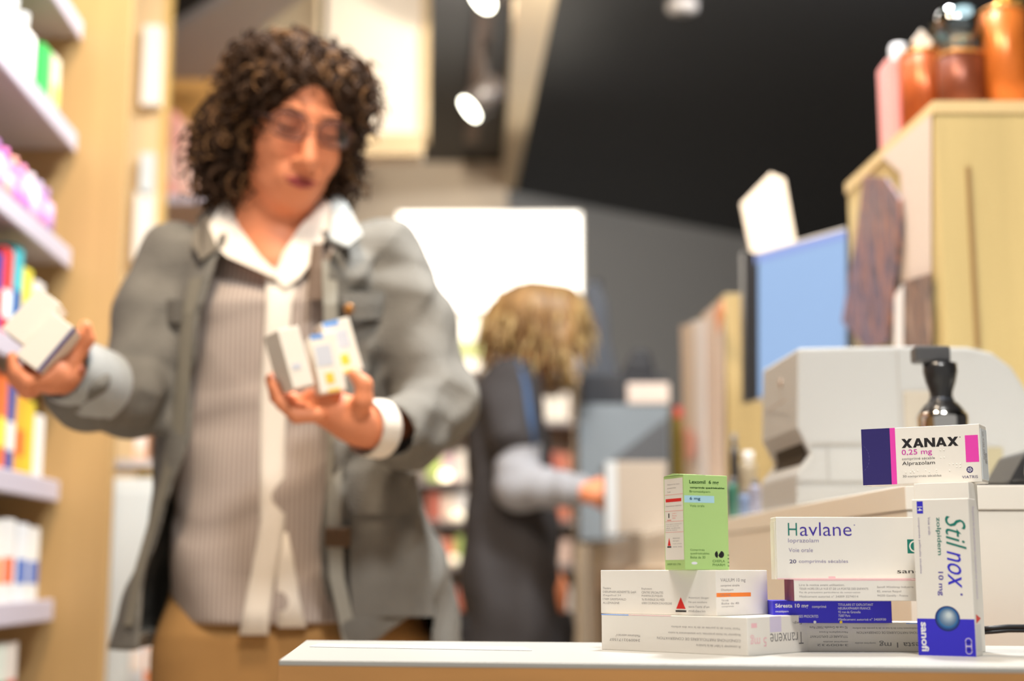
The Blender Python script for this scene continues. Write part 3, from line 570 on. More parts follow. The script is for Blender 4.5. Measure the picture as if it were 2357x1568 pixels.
for z in SZ:
    b = MB(); b.hexa([shp(x, y, z-org.z-.022+dz) for dz in (0, .022) for x, y in ((-.38,-1.3),(0,-1.3),(0,-.002),(-.38,-.002))]); b.build('shelf', UND, t)
    b = MB(); b.hexa([shp(x, y, z-.036+dz) for dz in (0, .042) for x, y in ((.001,-1.3),(.009,-1.3),(.009,-.02),(.001,-.02))]); b.build('price_rail', RAIL, t, bevel=.003)
# products: (shelf index, depth, width across, length along aisle, height, colour, kind, label)
def shelf_x(Y, w): return LX(Y)-.012-w
prod_n = {}
def product(si, Y, wx, ly, h, col, kind, label, cap=None, band=None, group=None):
    Y += .09 if si in (3, 4, 5, 6) else 0
    z = SZ[si]+.0005; x = shelf_x(Y+ly, wx)
    t = thing(kind, label, kind.split('_')[-1], (x+wx/2, Y+ly/2, z), 0, group)
    m = mat('prod_%d_%d_%d' % col, col, .45)
    if kind.endswith('bottle') or kind.endswith('tube'):
        r0 = min(wx, ly)/2; b = MB(); b.lathe([(r0*.95,0),(r0,.004),(r0,h*.7),(r0*.5,h*.8)], n=14); b.build('body', m, t, True)
        c2 = cap or (235,235,235); b = MB(); b.lathe([(r0*.5,h*.8),(r0*.5,h),(r0*.4,h)], n=12); b.build('cap', mat('prod_%d_%d_%d' % c2, c2, .45), t, True)
        if band: b = MB(); b.lathe([(r0*1.015,h*.2),(r0*1.015,h*.55)], n=14); b.build('label_band', mat('prod_%d_%d_%d' % band, band, .45), t, True)
    else:
        MB().box((-wx/2,-ly/2,0),(wx/2,ly/2,h)).build('carton', m, t, bevel=.001)
        if band:
            b = MB(); b.box((wx/2,-ly/2+.004,h*.25),(wx/2+.0008,ly/2-.004,h*.55)); b.box((-wx/2+.004,-ly/2-.0008,h*.25),(wx/2-.004,-ly/2,h*.55)); b.build('label_band', mat('prod_%d_%d_%d' % band, band, .45), t)
    return t
TOP = 'bottles on the top shelf at left'
for i, (Y, h, c, k) in enumerate(((2.36,.19,(244,242,232),'bottle'),(2.44,.18,(246,244,238),'bottle'),(2.52,.17,(240,244,236),'bottle'),(2.59,.165,(248,244,236),'bottle'))):
    product(1, Y, .06, .06, h, c, 'white_bottle', 'white bottle on the upper left shelf, %s' % ('nearest of four','second from the near end','third from the near end, beside the last','last before the green carton')[i], (230,228,222), None, TOP)
product(1, 2.68, .06, .05, .13, (60, 190, 96), 'green_carton', 'bright green carton at the end of the upper left shelf')
product(1, 2.75, .055, .05, .135, (232, 226, 196), 'cream_carton', 'cream carton beside the bright green one', None, (210,220,120))
cols = [(226,120,190),(240,150,190),(206,190,220),(240,130,180),(180,120,190),(244,170,160),(232,216,226),(168,130,180),(214,170,200)]
nth = ['nearest','second','third','fourth','fifth','sixth','seventh','eighth','ninth']
for i in range(9):
    product(2, 2.34+i*.056, .042, .042, .115, cols[i], 'nail_bottle', 'small %s bottle in the pink row, %s from the near end' % (('pink','rose','lilac','pink','violet','peach','white','mauve','pale pink')[i], nth[i]), cols[(i*5+3) % 9], cols[(i*4+2) % 9], 'pink and violet bottles in a row')
product(2, 2.26, .07, .07, .19, (236,228,240), 'lilac_bottle', 'large pale lilac bottle at the left frame edge')
for i, (Y, l, h, c, bd, nm) in enumerate(((2.36,.05,.15,(40,60,150),(230,60,60),'navy and red'),(2.42,.05,.17,(226,60,60),(250,250,250),'red'),(2.48,.05,.19,(70,190,200),(40,90,170),'turquoise'),(2.545,.05,.16,(236,222,80),(250,250,250),'yellow'),(2.62,.06,.15,(240,236,230),(200,120,110),'white'),(2.70,.06,.12,(236,230,220),None,'cream'))):
    product(3, Y, .05, l, h, c, 'toy_carton', '%s carton on the shelf behind the raised hand' % nm, None, bd, 'cartons behind the raised hand')
for i, (Y, l, h, c, bd, nm) in enumerate(((2.30,.05,.17,(90,150,200),None,'sky blue'),(2.365,.05,.185,(238,110,60),(250,240,230),'orange, nearer'),(2.43,.05,.18,(240,120,60),(250,230,90),'orange with yellow band'),(2.49,.045,.175,(70,90,160),(240,240,240),'indigo'),(2.55,.05,.16,(246,180,60),(240,110,60),'amber'),(2.615,.045,.15,(226,200,60),None,'mustard'),(2.68,.05,.13,(240,238,234),None,'white, last in row'))):
    product(4, Y, .05, l, h, c, 'medicine_carton', '%s carton on the shelf below the raised hand' % nm, None, bd, 'orange and yellow cartons below the hand')
product(5, 2.36, .055, .055, .19, (60,170,70), 'green_bottle', 'green bottle on the lower left shelf', (40,140,60))
for i, (Y, l, h, c, bd, nm) in enumerate(((2.44,.06,.15,(240,238,232),(240,150,70),'orange banded'),(2.515,.06,.155,(238,236,232),(236,120,80),'red-orange banded'),(2.60,.06,.15,(236,238,240),(70,110,190),'blue banded'),(2.68,.06,.145,(238,236,230),(90,120,190),'indigo banded'))):
    product(5, Y, .06, l, h, c, 'white_carton', '%s white carton on the lower left shelf' % nm, None, bd, 'white banded cartons, lower left shelf')
for i, (Y, c, bd, nm) in enumerate(((2.5,(220,226,214),(70,140,90),'green banded'),(2.57,(226,216,206),(200,90,80),'red banded'))):
    product(6, Y, .06, .06, .15, c, 'low_carton', '%s carton on the lowest visible shelf' % nm, None, bd, 'cartons on the lowest visible shelf')
# ------------------------------------------------------------------ second bay
pw2 = P(388, 100, 3.95).x
t = thing('display_shelving', 'second beech shelving bay seen past the end panel', 'shelving', (pw2, 3.95, 0))
MB().box((-1.0,0,0),(0,.03,2.95)).build('end_panel', mat('beech_light', (226, 196, 150), .5, noise=(1.4,.1,(10,10,.7))), t, bevel=.002)
MB().box((-.62,-.98,0),(-.60,0,2.95)).build('back_panel', BE, t)
b = MB(); b.box((-.014,-.003,0),(0.004,.033,2.95)); b.build('edge_trim', mat('brass_edge', (216, 180, 110), .4), t)
for i, (u0, u1, v0, v1, c, lab) in enumerate(((322,372,55,240,(248,242,232),'tall white header card high on the second bay'),(318,352,350,450,(214,222,224),'pale grey card in the middle of the second bay'),(302,352,440,600,(250,244,232),'white card above the shoulder on the second bay'))):
    p, q_ = P(u0, v1, 3.9), P(u1, v0, 3.9); q_ = P(u1, v0, 3.9)
    ob = MB().box((0,0,0),(q_.x-p.x,.04,P(u0,v0,3.9).z-p.z)).build('header_card', mat('prod_%d_%d_%d' % c, c, .5), bevel=.002); ob.location = (p.x, 3.905, p.z); tag(ob, lab, 'card', 'cards on the second bay')
# white bin and products low
def freebox(name, label, cat, u0, u1, v0, v1, Y, dep, m, group=None, band=None):
    p, q_ = P(u0, v1, Y), P(u1, v0, Y); t = thing(name, label, cat, (min(p.x, P(u0,v0,Y).x), Y, p.z), 0, group)
    W, H = abs(P(u1,v1,Y).x-p.x), q_.z-p.z
    MB().box((0,0,0),(W,dep,H)).build('body', m, t, bevel=.003)
    if band: b = MB(); b.box((W*.12,-.002,H*.2),(W*.88,0,H*.55)); b.build('label_band', band, t)
    return t
p = P(246, 1100, 3.3); q_ = P(385, 1100, 3.3)
t = thing('white_bin', 'plain white display cabinet standing behind the jacket flap', 'cabinet', (p.x, 3.3, 0))
MB().box((0,0,0),(q_.x-p.x,.11,p.z)).build('body', mat('white_metal', (222,226,224), .4), t, bevel=.004)
b = MB(); b.box((.02,-.004,.05),(q_.x-p.x-.02,0,p.z-.03)); b.build('door', mat('white_metal_door', (216,222,222), .4), t)
zbin = p.z
ps1, ps2 = P(345, 1062, 3.5).z, P(330, 1168, 3.5).z
bay2 = [o for o in bpy.data.objects if o.get('label', '').startswith('second beech')][0]
for z_ in (ps1, ps2): MB().box((-.6,-.52,z_-.02),(P(378,1000,3.5).x-bay2.location.x,-.30,z_)).build('shelf', UND, bay2)
for i, (u0, u1, v0, v1, Y, c, bc, lab, nm) in enumerate(((312,346,1075,1166,3.5,(244,206,60),(250,230,120),'bright yellow packet beside the jacket edge','packet'),(312,342,925,1061,3.5,(246,200,170),(250,236,226),'peach packet seen under the elbow','packet'),(346,374,985,1061,3.5,(120,80,50),None,'brown packet beside the peach one','packet'))):
    t_p = freebox(nm, lab, nm, u0, u1, v0, v1, Y, .05, mat('prod_%d_%d_%d' % c, c, .5), None, mat('prod_%d_%d_%d' % bc, bc, .5) if bc else None); t_p.location.z = (ps2 if i == 0 else ps1)+.001
for i, (u0, u1, v0, v1, c, lab) in enumerate(((300,335,1440,1570,(222,226,232),'white carton low beside the jacket hem'),(335,375,1420,1575,(240,150,100),'orange carton low beside the jacket hem'))):
    freebox('carton', lab, 'carton', u0, u1, v0, v1, 3.15, .08, mat('prod_%d_%d_%d' % c, c, .5), None, mat('prod_250_236_226', (250,236,226)))
# ------------------------------------------------------------------ third bay: orange wood + pink products
p = P(340, 183, 5.2); q_ = P(800, 183, 5.2)
t = thing('display_shelving', 'orange wood shelving far behind the curly hair', 'shelving', (p.x, 5.2, 0))
MB().box((-1.2,0,0),(q_.x-p.x,.04,p.z)).build('back_panel', mat('orange_wood', (222, 170, 98), .5, noise=(1.2,.12,(8,8,.7))), t)
zs = P(400, 482, 4.9).z
MB().box((-.4,-.5,zs-.03),(.5,0,zs)).build('shelf', RAIL, t)
for i, (u0, u1, v0, c, nm) in enumerate(((352,378,300,(250,190,176),'nearest the panel'),(380,404,278,(250,176,166),'tallest'),(406,426,300,(248,196,180),'third'),(428,446,330,(252,206,186),'by the hair'))):
    t = freebox('pink_carton', 'pink carton on the far shelf, %s' % nm, 'carton', u0, u1, v0, 480, 4.75, .12, mat('prod_%d_%d_%d' % c, c, .5), 'pink cartons on the far shelf', mat('prod_252_214_200', (252,214,200)))
    t.location.z = zs+.001
# ------------------------------------------------------------------ ceiling elements
def panelbox(name, label, u0, u1, v1, Y, dep, m, trimm=None, th=.03):
    p = P(u0, v1, Y); q_ = P(u1, v1, Y)
    t = thing(name, label, 'ceiling panel', (p.x, Y, p.z))
    MB().box((0,0,0),(q_.x-p.x,dep,CEIL-p.z-.001)).build('panel', m, t, bevel=.002)
    if trimm: MB().box((-.004,-.012,-.004),(q_.x-p.x+.012,.0,.07)).build('bottom_trim', trimm, t); MB().box((q_.x-p.x-.0,-.012,.07),(q_.x-p.x+.022,dep,CEIL-p.z-.001)).build('side_trim', trimm, t)
    return t
CREAM = mat('bulkhead_cream', (240, 226, 206), .6); TAN = mat('bulkhead_tan', (206, 180, 138), .5)
panelbox('hanging_bulkhead', 'large cream bulkhead hanging right of the curly hair', 745, 968, 356, 4.6, .12, CREAM, TAN)
panelbox('hanging_bulkhead', 'smaller cream bulkhead behind the top of the curly hair', 600, 728, 128, 4.9, .1, mat('bulkhead_cream_2', (206, 190, 160), .6))
# grey soffit, a wedge under the ceiling
zz = P(386, 182, 5.0).z
pp = [G(u, v, zz) for u, v in ((380,182),(480,182),(610,60),(720,-20),(760,-70),(548,-15),(385,82))]; top = [Vector((p.x, p.y, zz+.04)) for p in pp]
o = pp[0].copy(); b = MB(); n = len(pp)
b.add([p-o for p in pp]+[p-o for p in top], [tuple(range(n)), tuple(range(2*n-1,n-1,-1))]+[(i,(i+1)%n,n+(i+1)%n,n+i) for i in range(n)])
ob = b.build('ceiling_soffit', mat('soffit_grey', (184, 186, 192), .6)); ob.location = o
b = MB()
for i in (0, 3, 5, 6): b.tube([pp[i]*.97+pp[2]*.03+Vector((0,0,.041)), Vector((pp[i].x*.97+pp[2].x*.03, pp[i].y*.97+pp[2].y*.03, CEIL-.001))], .008, 8)
hr = b; hr.v = [tuple(Vector(p)-o) for p in hr.v]; hr.build('hanger_rod', mat('spot_body', (60, 54, 50), .4), ob); tag(ob, 'grey sloping soffit under the black ceiling at upper left', 'soffit')
# long cream beam running to the back wall
def beam_pt(u, v, z): return G(u, v, z)
zb = CEIL-.14
e1, e2 = G(1186, 438, zb), G(1292, -60, zb); f1, f2 = G(1156, 430, zb), G(1190, -60, zb)
b = MB(); o = e1.copy(); e1.y = f1.y = min(7.88, e1.y)
ring = [f2-o, e2-o, e1-o, f1-o]; b.hexa(ring+[Vector((p.x, p.y, CEIL-.001-o.z)) for p in ring]); t = thing('ceiling_beam', 'long cream beam running along the black ceiling', 'beam', o)
b.build('beam', mat('beam_cream', (236, 216, 182), .5), t)
p, q_ = P(780, 352, 7.3), P(1168, 352, 7.3)
ob = struct(MB().box((p.x-.6, 7.3, .0), (q_.x, 7.34, p.z)).build('wall_back_panel', mat('wall_beige', (216, 198, 174), .7)))
# spotlights on their track
tk0, tk1 = G(1128, -60, 2.93), G(1085, 330, 2.93)
t = thing('track_rail', 'narrow bronze lighting track beside the cream beam', 'track', (tk0.x, tk0.y, 2.93))
b = MB(); dd = tk1-tk0; b.hexa([Vector((-.03,0,.0)),Vector((.03,0,.0)),dd+Vector((.03,0,0)),dd+Vector((-.03,0,0)),Vector((-.03,0,.069)),Vector((.03,0,.069)),dd+Vector((.03,0,.069)),dd+Vector((-.03,0,.069))]); b.build('rail', mat('bronze', (110, 86, 70), .4, metal=.3), t)
def spot(u, v, Y, label, tilt):
    c = P(u, v, Y); t = thing('spotlight', label, 'spotlight', c)
    ax = Vector(tilt).normalized(); rot = ax.to_track_quat('Z', 'Y').to_matrix()
    b = MB(); b.lathe([(.045,-.16),(.06,-.15),(.06,.0),(.055,.002)], n=24); b.v = [tuple(rot@Vector(p)) for p in b.v]; b.build('housing', mat('spot_body', (60, 54, 50), .4), t, True)
    b = MB(); b.lathe([(.05,.0025),(.05,.006),(.02,.009)], n=24); b.v = [tuple(rot@Vector(p)) for p in b.v]; b.build('lamp_face', mat('lamp_lit', (255, 255, 240), emit=(255, 252, 232), estr=14), t, True)
    b = MB(); b.tube([Vector((0,0,0))-ax*.08, Vector((0,0,2.93-c.z))-ax*.08+Vector((0,0,0))], .012, 8); b.build('arm', mat('spot_body', (60, 54, 50), .4), t)
spot(1083, 250, 5.4, 'lit spotlight in the middle of the dark ceiling gap', (-.70, -.16, -.62))
spot(1112, -6, 4.4, 'lit spotlight cut by the top edge of the frame', (-.62, -.30, -.62))
c = G(1570, 25, CEIL-.03)
t = lathe_thing('smoke_detector', 'round grey disc on the black ceiling near the top edge', 'detector', (c.x, c.y, CEIL-.03), [('body', [(.055,0),(.06,.012),(.06,.029)], mat('detector_grey', (170, 164, 160), .5))])
b = MB(); b.lathe([(.012,-.004),(.014,.001)], n=12); b.build('sensor', mat('spot_body', (60,54,50), .4), t)
# ------------------------------------------------------------------ back: light box and shelves
p, q_ = P(905, 722, 6.4), P(1342, 486, 6.4)
t = thing('light_box', 'glowing white light box on the far wall', 'light box', (p.x, 6.4, p.z))
W, H = P(1342,722,6.4).x-p.x, q_.z-p.z
MB().box((0,0,0),(W,.12,H)).build('frame', mat('lightbox_frame', (226,214,196), .5), t, bevel=.01)
MB().box((.02,-.004,.02),(W-.012,0,H-.012)).build('lit_face', mat('lightbox_face', (255, 250, 240), emit=(255, 250, 240), estr=2.6), t)
zfl = p.z
t = thing('display_shelving', 'white product shelving under the light box', 'shelving', (p.x-.1, 6.35, 0))
W2 = W+.1
MB().box((0,.1,0),(W2,.14,zfl-.01)).build('back_panel', mat('shelf_back', (196,184,170), .6), t)
MB().box((W2-.05,-.1,0),(W2,.1,zfl-.01)).build('side_panel', mat('shelf_side', (186,164,136), .6), t)
LV = [P(1100, v, 6.3).z for v in (860, 975, 1110, 1200, 1300, 1420)]
for z in LV: MB().box((0,-.18,z-.02),(W2-.05,.1,z)).build('shelf', mat('shelf_grey', (150,140,136), .5), t)
random.seed(3)
pal = [(252,240,226),(250,226,206),(246,210,190),(244,240,236),(240,150,120),(226,190,200),(190,210,120),(250,244,226),(236,200,206),(200,110,90)]
pn = ['cream','peach','salmon','white','coral','rose','lime','ivory','pink','brick']
wd = ['top','second','third','fourth','fifth','sixth']
def far_box(u0, u1, z, h, ci, Y=6.22):
    a = P(u0, 1000, Y).x; b_x = P(u1, 1000, Y).x
    ob = MB().box((0,0,0),(b_x-a,.08,h)).build('far_carton', mat('prod_%d_%d_%d' % pal[ci], pal[ci], .5), bevel=.004); ob.location = (a, Y, z+.001); return ob
side_word = ['beside the jacket sleeve', 'left of the second person', 'right of the second person', 'at the shelf end']
for li, z in enumerate(LV):
    slots = [(985,1015,0),(1018,1046,0),(1050,1078,1)] if li > 1 else [(1035,1066,0),(1070,1105,1)]
    slots = slots if li else []
    slots += [(1236,1262,2),(1265,1290,2),(1291,1311,3)]
    for si, (u0, u1, wi) in enumerate(slots):
        ci = (li*3+si*2) % 10; h = random.uniform(.105, .13)
        if wi >= 2: ci = {0:0, 1:7, 2:4, 3:4, 4:2, 5:0}[li] if si % 2 else {0:3, 1:0, 2:9, 3:4, 4:1, 5:3}[li]
        ob = far_box(u0, u1, z, h, ci); tag(ob, '%s carton on the %s far shelf %s, %s from the left' % (pn[ci], wd[li], side_word[wi], ['first','second','third','fourth','fifth','sixth'][si]), 'carton', 'cartons on the far shelves')
# small lit display lights in the far shelf
for i, (u, v, lab) in enumerate(((1025, 1098, 'small bright shelf lamp below the elbow'), (1052, 1232, 'small bright shelf lamp lower behind the jacket'), (1044, 1350, 'lowest small warm shelf lamp behind the jacket'))):
    c = P(u, v, 6.19); c.z = min(LV, key=lambda q: abs(q-c.z))+.001; t = lathe_thing('shelf_lamp', lab, 'lamp', c, [('glow_body', [(.015,0),(.026,.012),(.026,.026),(.015,.038)], mat('shelf_bulb_%d' % i, (255,245,225), emit=(255,236,200), estr=(4,1.4,1)[i]))], 'lamps in the far shelves', 14)
ob = MB().box((0,0,0),(.12,.05,.05)).build('green_packet', mat('lime', (120,200,50))); ob.location = (P(1000, 1082, 6.19).x, 6.19, LV[2]+.17 if False else LV[1]+.001); tag(ob, 'lime green packet behind the jacket elbow', 'packet')
# big bright white display left of second person's head
p = P(1030, 850, 6.0); q_ = P(1130, 735, 6.0)
t = freebox('bright_poster', 'bright ivory poster below the light box beside the sleeve', 'poster', 1030, 1125, 735, 862, 6.22, .02, mat('poster_glow', (255,246,232), emit=(255,240,215), estr=.9), None, mat('poster_green', (216,222,150))); t.location.z = LV[0]+.001  # poster is no lamp; its brightness comes from added emission
# dark upright silhouette beside the light box
pts = [(1345,650),(1375,640),(1398,700),(1402,780),(1420,850),(1420,900),(1335,900),(1338,760)]
pp = [P(u, v, 5.2) for u, v in pts]; o = pp[-2].copy()
t = thing('dark_shape', 'dark blue-grey upright shape beside the light box', 'coat', o)
b = MB(); b.prism([p-o for p in pp], (0,.10,0)); b.build('coat', mat('shape_blue_grey', (72, 76, 84), .8), t, bevel=.03)  # plain bevelled slab, no garment modelled
b = MB(); b.tube([(.07,.05,pp[1].z-o.z),(.07,.05,0),(.07,.05,-o.z)], .015, 8); b.build('stand_pole', mat('bezel_black', (40,40,42), .35), t)
# ================================================================== PEOPLE (signed-distance modelling, extracted as one smooth surface)
class SDF:
    def __init__(s, lo, hi, h):
        s.lo = np.array(lo, float); s.h = h; s.n = np.ceil((np.array(hi)-s.lo)/h).astype(int)+1
        s.f = np.full(s.n, .05, np.float32)
    def _win(s, lo, hi):
        a = np.clip(np.floor((np.array(lo)-s.lo)/s.h).astype(int), 0, s.n); b = np.clip(np.ceil((np.array(hi)-s.lo)/s.h).astype(int)+1, 0, s.n)
        if (b <= a).any(): return None
        sl = tuple(slice(i, j) for i, j in zip(a, b))
        g = np.meshgrid(*[s.lo[k]+s.h*np.arange(a[k], b[k]) for k in range(3)], indexing='ij', sparse=True)
        return sl, g
    def op(s, lo, hi, fn, k=.01, sub=False):
        pad = k+.012; w_ = s._win(np.array(lo)-pad, np.array(hi)+pad)
        if w_ is None: return s
        sl, (x, y, z) = w_; d = fn(x, y, z); a = s.f[sl]
        if sub: d = -d; hh = np.clip(1-np.abs(a-d)/k, 0, None) if k else 0; s.f[sl] = np.maximum(a, d)+(hh*hh*k/4 if k else 0)
        else: hh = np.clip(1-np.abs(a-d)/k, 0, None); s.f[sl] = np.minimum(a, d)-hh*hh*k/4
        return s
    def ell(s, c, r, k=.01, rot=None, sub=False):
        c = np.array(c, float); r = np.array(r, float); m = np.array(rot) if rot is not None else np.eye(3); R_ = r.max()
        def fn(x, y, z):
            q = [m[0,i]*(x-c[0])+m[1,i]*(y-c[1])+m[2,i]*(z-c[2]) for i in range(3)]
            k0 = np.sqrt(sum((q[i]/r[i])**2 for i in range(3))); k1 = np.sqrt(sum((q[i]/r[i]**2)**2 for i in range(3)))+1e-9
            return k0*(k0-1)/k1
        return s.op(c-R_, c+R_, fn, k, sub)
    def cone(s, a, b, ra, rb, k=.01, sub=False, fold=0, freq=0):
        a = np.array(a, float); b = np.array(b, float); R_ = max(ra, rb)+abs(fold); ab = b-a; L2 = (ab**2).sum()
        def fn(x, y, z):
            t = np.clip(((x-a[0])*ab[0]+(y-a[1])*ab[1]+(z-a[2])*ab[2])/L2, 0, 1)
            d = np.sqrt((x-a[0]-t*ab[0])**2+(y-a[1]-t*ab[1])**2+(z-a[2]-t*ab[2])**2)-(ra+(rb-ra)*t)
            if fold: d = d+fold*np.sin(t*freq+2.2*np.sin(x*23+z*9)+1.5*np.sin(y*31))
            return d
        return s.op(np.minimum(a, b)-R_, np.maximum(a, b)+R_, fn, k, sub)
    def chain(s, pts, rs, k=.01, **kw):
        for i in range(len(pts)-1): s.cone(pts[i], pts[i+1], rs[i], rs[i+1], k, **kw)
        return s
    def loft(s, rows, k=.01, sub=False, grow=0, fold=None, power=2.4):
        """rows: (z, xl, xr, cy, ry)"""
        rows = sorted(rows); A = np.array(rows, float); z0, z1 = A[0,0], A[-1,0]
        lo = (A[:,1].min()-grow, (A[:,3]-A[:,4]).min()-grow, z0); hi = (A[:,2].max()+grow, (A[:,3]+A[:,4]).max()+grow, z1)
        def fn(x, y, z):
            zz = np.clip(z, z0, z1); it = lambda c: np.interp(zz.ravel(), A[:,0], A[:,c]).reshape(zz.shape)
            xl, xr, cy, ry = it(1)-grow, it(2)+grow, it(3), it(4)+grow; rx = (xr-xl)/2; cx = (xl+xr)/2
            q = (np.abs((x-cx)/rx)**power+np.abs((y-cy)/ry)**power)**(1/power)
            d = (q-1)*np.minimum(rx, ry)
            if fold is not None: d = d+fold(x, y, z)
            return np.maximum(d, np.abs(z-(z0+z1)/2)-(z1-z0)/2-grow*0)
        return s.op(lo, hi, fn, k, sub)
    def mesh(s, name, m, parent, warp=None):
        f = s.f; ins = f < 0; n = np.array(f.shape)
        c = [f[i:n[0]-1+i, j:n[1]-1+j, k:n[2]-1+k] for i in (0,1) for j in (0,1) for k in (0,1)]
        cnt = sum((q < 0).astype(np.int8) for q in c); act = (cnt > 0) & (cnt < 8)
        idx = np.full(act.shape, -1, np.int64); I = np.argwhere(act); idx[act] = np.arange(len(I))
        cv = np.stack([q[act] for q in c], 1).astype(np.float64); corner = np.array([(i,j,k) for i in (0,1) for j in (0,1) for k in (0,1)], float)
        acc = np.zeros((len(I), 3)); num = np.zeros(len(I))
        for a in range(8):
            for b in range(a+1, 8):
                if abs(corner[a]-corner[b]).sum() != 1: continue
                va, vb = cv[:,a], cv[:,b]; x = (va < 0) != (vb < 0)
                t = va[x]/(va[x]-vb[x]); acc[x] += corner[a]+t[:,None]*(corner[b]-corner[a]); num[x] += 1
        V = (I+acc/num[:,None])*s.h+s.lo
        if warp:
            rs = np.random.RandomState(warp[2]); D_ = np.zeros_like(V)
            for i in range(9):
                k1 = rs.randn(3)*warp[1]*(1, 1, .55)[i % 3]; k2 = rs.randn(3)*warp[1]*.7; ph = rs.rand(2)*6.28; dr = rs.randn(3)*np.array((.6, 1, .35)); ss = np.sin(V@k1+ph[0]+1.6*np.sin(V@k2+ph[1]))
                D_ += (np.sign(ss)*np.abs(ss)**.8)[:,None]*dr[None,:]
            V = V+D_*warp[0]/3
        quads = []
        for ax in range(3):
            sl0 = [slice(None)]*3; sl1 = [slice(None)]*3; sl0[ax] = slice(0,-1); sl1[ax] = slice(1,None)
            A_, B_ = ins[tuple(sl0)], ins[tuple(sl1)]; E = np.argwhere(A_ != B_)
            u, v = (ax+1)%3, (ax+2)%3
            E = E[(E[:,u] > 0) & (E[:,v] > 0) & (E[:,u] < n[u]-1) & (E[:,v] < n[v]-1)]
            flip = A_[tuple(E.T)]
            def at(du, dv): q = E.copy(); q[:,u] += du; q[:,v] += dv; return idx[tuple(q.T)]
            q = np.stack([at(-1,-1), at(0,-1), at(0,0), at(-1,0)], 1); q[~flip] = q[~flip][:, ::-1]; quads.append(q)
        Q = np.concatenate(quads); Q = Q[(Q >= 0).all(1)]
        me = bpy.data.meshes.new(name); me.vertices.add(len(V)); me.vertices.foreach_set('co', V.astype(np.float32).ravel())
        me.loops.add(len(Q)*4); me.loops.foreach_set('vertex_index', Q.ravel().astype(np.int32))
        me.polygons.add(len(Q)); me.polygons.foreach_set('loop_start', np.arange(0, len(Q)*4, 4, dtype=np.int32)); me.polygons.foreach_set('loop_total', np.full(len(Q), 4, np.int32))
        me.polygons.foreach_set('use_smooth', [True]*len(Q)); me.update(calc_edges=True); me.validate()
        me.materials.append(m); o = bpy.data.objects.new(name, me); COL.objects.link(o)
        if parent is not None:
            o.parent = parent; L_ = Vector(parent.location)
            me.transform(Matrix.Translation(-L_))
        return o
def local(mb, parent):   # builder in world coordinates -> parent's frame
    L_ = Vector(parent.location); mb.v = [tuple(Vector(p)-L_) for p in mb.v]; return mb
def Q(u, v, Y): p = P(u, v, Y); return np.array(p)
SKIN = mat('skin_warm', (224, 140, 98), .55, noise=(6, .07, (1,1,1)))
HAIRM = mat('hair_dark_brown', (64, 46, 33), .75, spec=.12, noise=(9, .5, (1,1,1)))
LIP = mat('lips', (158, 56, 60), .5)
JK = mat('jacket_grey', (116, 112, 104), .85, noise=(14, .16, (1,1,1)), bump=.25, bscale=220)
JKD = mat('jacket_seam', (84, 80, 74), .85)
def stripe_mat():
    m = bpy.data.materials.new('striped_shirt'); m.use_nodes = True; nt = m.node_tree; b = nt.nodes['Principled BSDF']; b.inputs['Roughness'].default_value = .8
    tc = nt.nodes.new('ShaderNodeTexCoord'); wv = nt.nodes.new('ShaderNodeTexWave'); wv.inputs['Scale'].default_value = 44; wv.bands_direction = 'X'
    cr = nt.nodes.new('ShaderNodeValToRGB'); cr.color_ramp.elements[0].color = (*srgb((152, 136, 126)), 1); cr.color_ramp.elements[1].color = (*srgb((188, 174, 164)), 1)
    nt.links.new(tc.outputs['Object'], wv.inputs[0]); nt.links.new(wv.outputs[0], cr.inputs[0]); nt.links.new(cr.outputs[0], b.inputs['Base Color']); return m
SHIRT = stripe_mat(); SHW = mat('shirt_white', (236, 226, 212), .75)
PANTS = mat('khaki_trousers', (166, 124, 72), .85, noise=(10, .08, (1,1,1)))
YW = 2.12
wroot = thing('person', 'person with dark curly hair and glasses in open grey jacket holding boxes', 'person', (P(600,1400,YW).x, YW, 0))
# ---- head frame
hc = Q(672, 282, 2.10)
HR = Matrix.Rotation(R(27), 3, 'Z') @ Matrix.Rotation(R(22), 3, 'X') @ Matrix.Rotation(R(4), 3, 'Y')
HRn = np.array(HR); HS = 1.02
def H(x, y, z): return hc+HRn@(np.array((x, y, z))*HS)
body = SDF((-.80, 1.72, 0), (.04, 2.34, 1.74), .004)
def he(c, r, k=.012, sub=False): body.ell(H(*c), np.array(r)*HS, k, HRn, sub)
he((0,.012,.030), (.075,.093,.090)); he((0,-.030,-.040), (.060,.060,.074), .03); he((0,-.066,-.106), (.024,.020,.018), .025)
he((0,-.045,-.085), (.049,.045,.034), .03)
for sx in (-1, 1):
    he((.036*sx,-.062,-.036), (.026,.022,.028), .02); he((.076*sx,.012,-.012), (.010,.020,.032), .008)
body.cone(H(-.034,-.084,.020), H(.034,-.084,.020), .011*HS, .011*HS, .014)
for sx in (-1, 1): he((.032*sx,-.101,.000), (.019,.014,.013), .012, True)
for sx in (-1, 1): he((.031*sx,-.078,.001), (.0155,.0150,.0135), .004)      # lids over lowered eyes
body.cone(H(0,-.090,.004), H(0,-.117,-.044), .009*HS, .0125*HS, .012)
for sx in (-1, 1): he((.0115*sx,-.103,-.048), (.0085,.010,.008), .006)
he((0,-.090,-.075), (.030,.014,.018), .018)
body.cone(H(-.018,-.104,-.0765), H(.018,-.104,-.0765), .0025, .0025, .003, True)
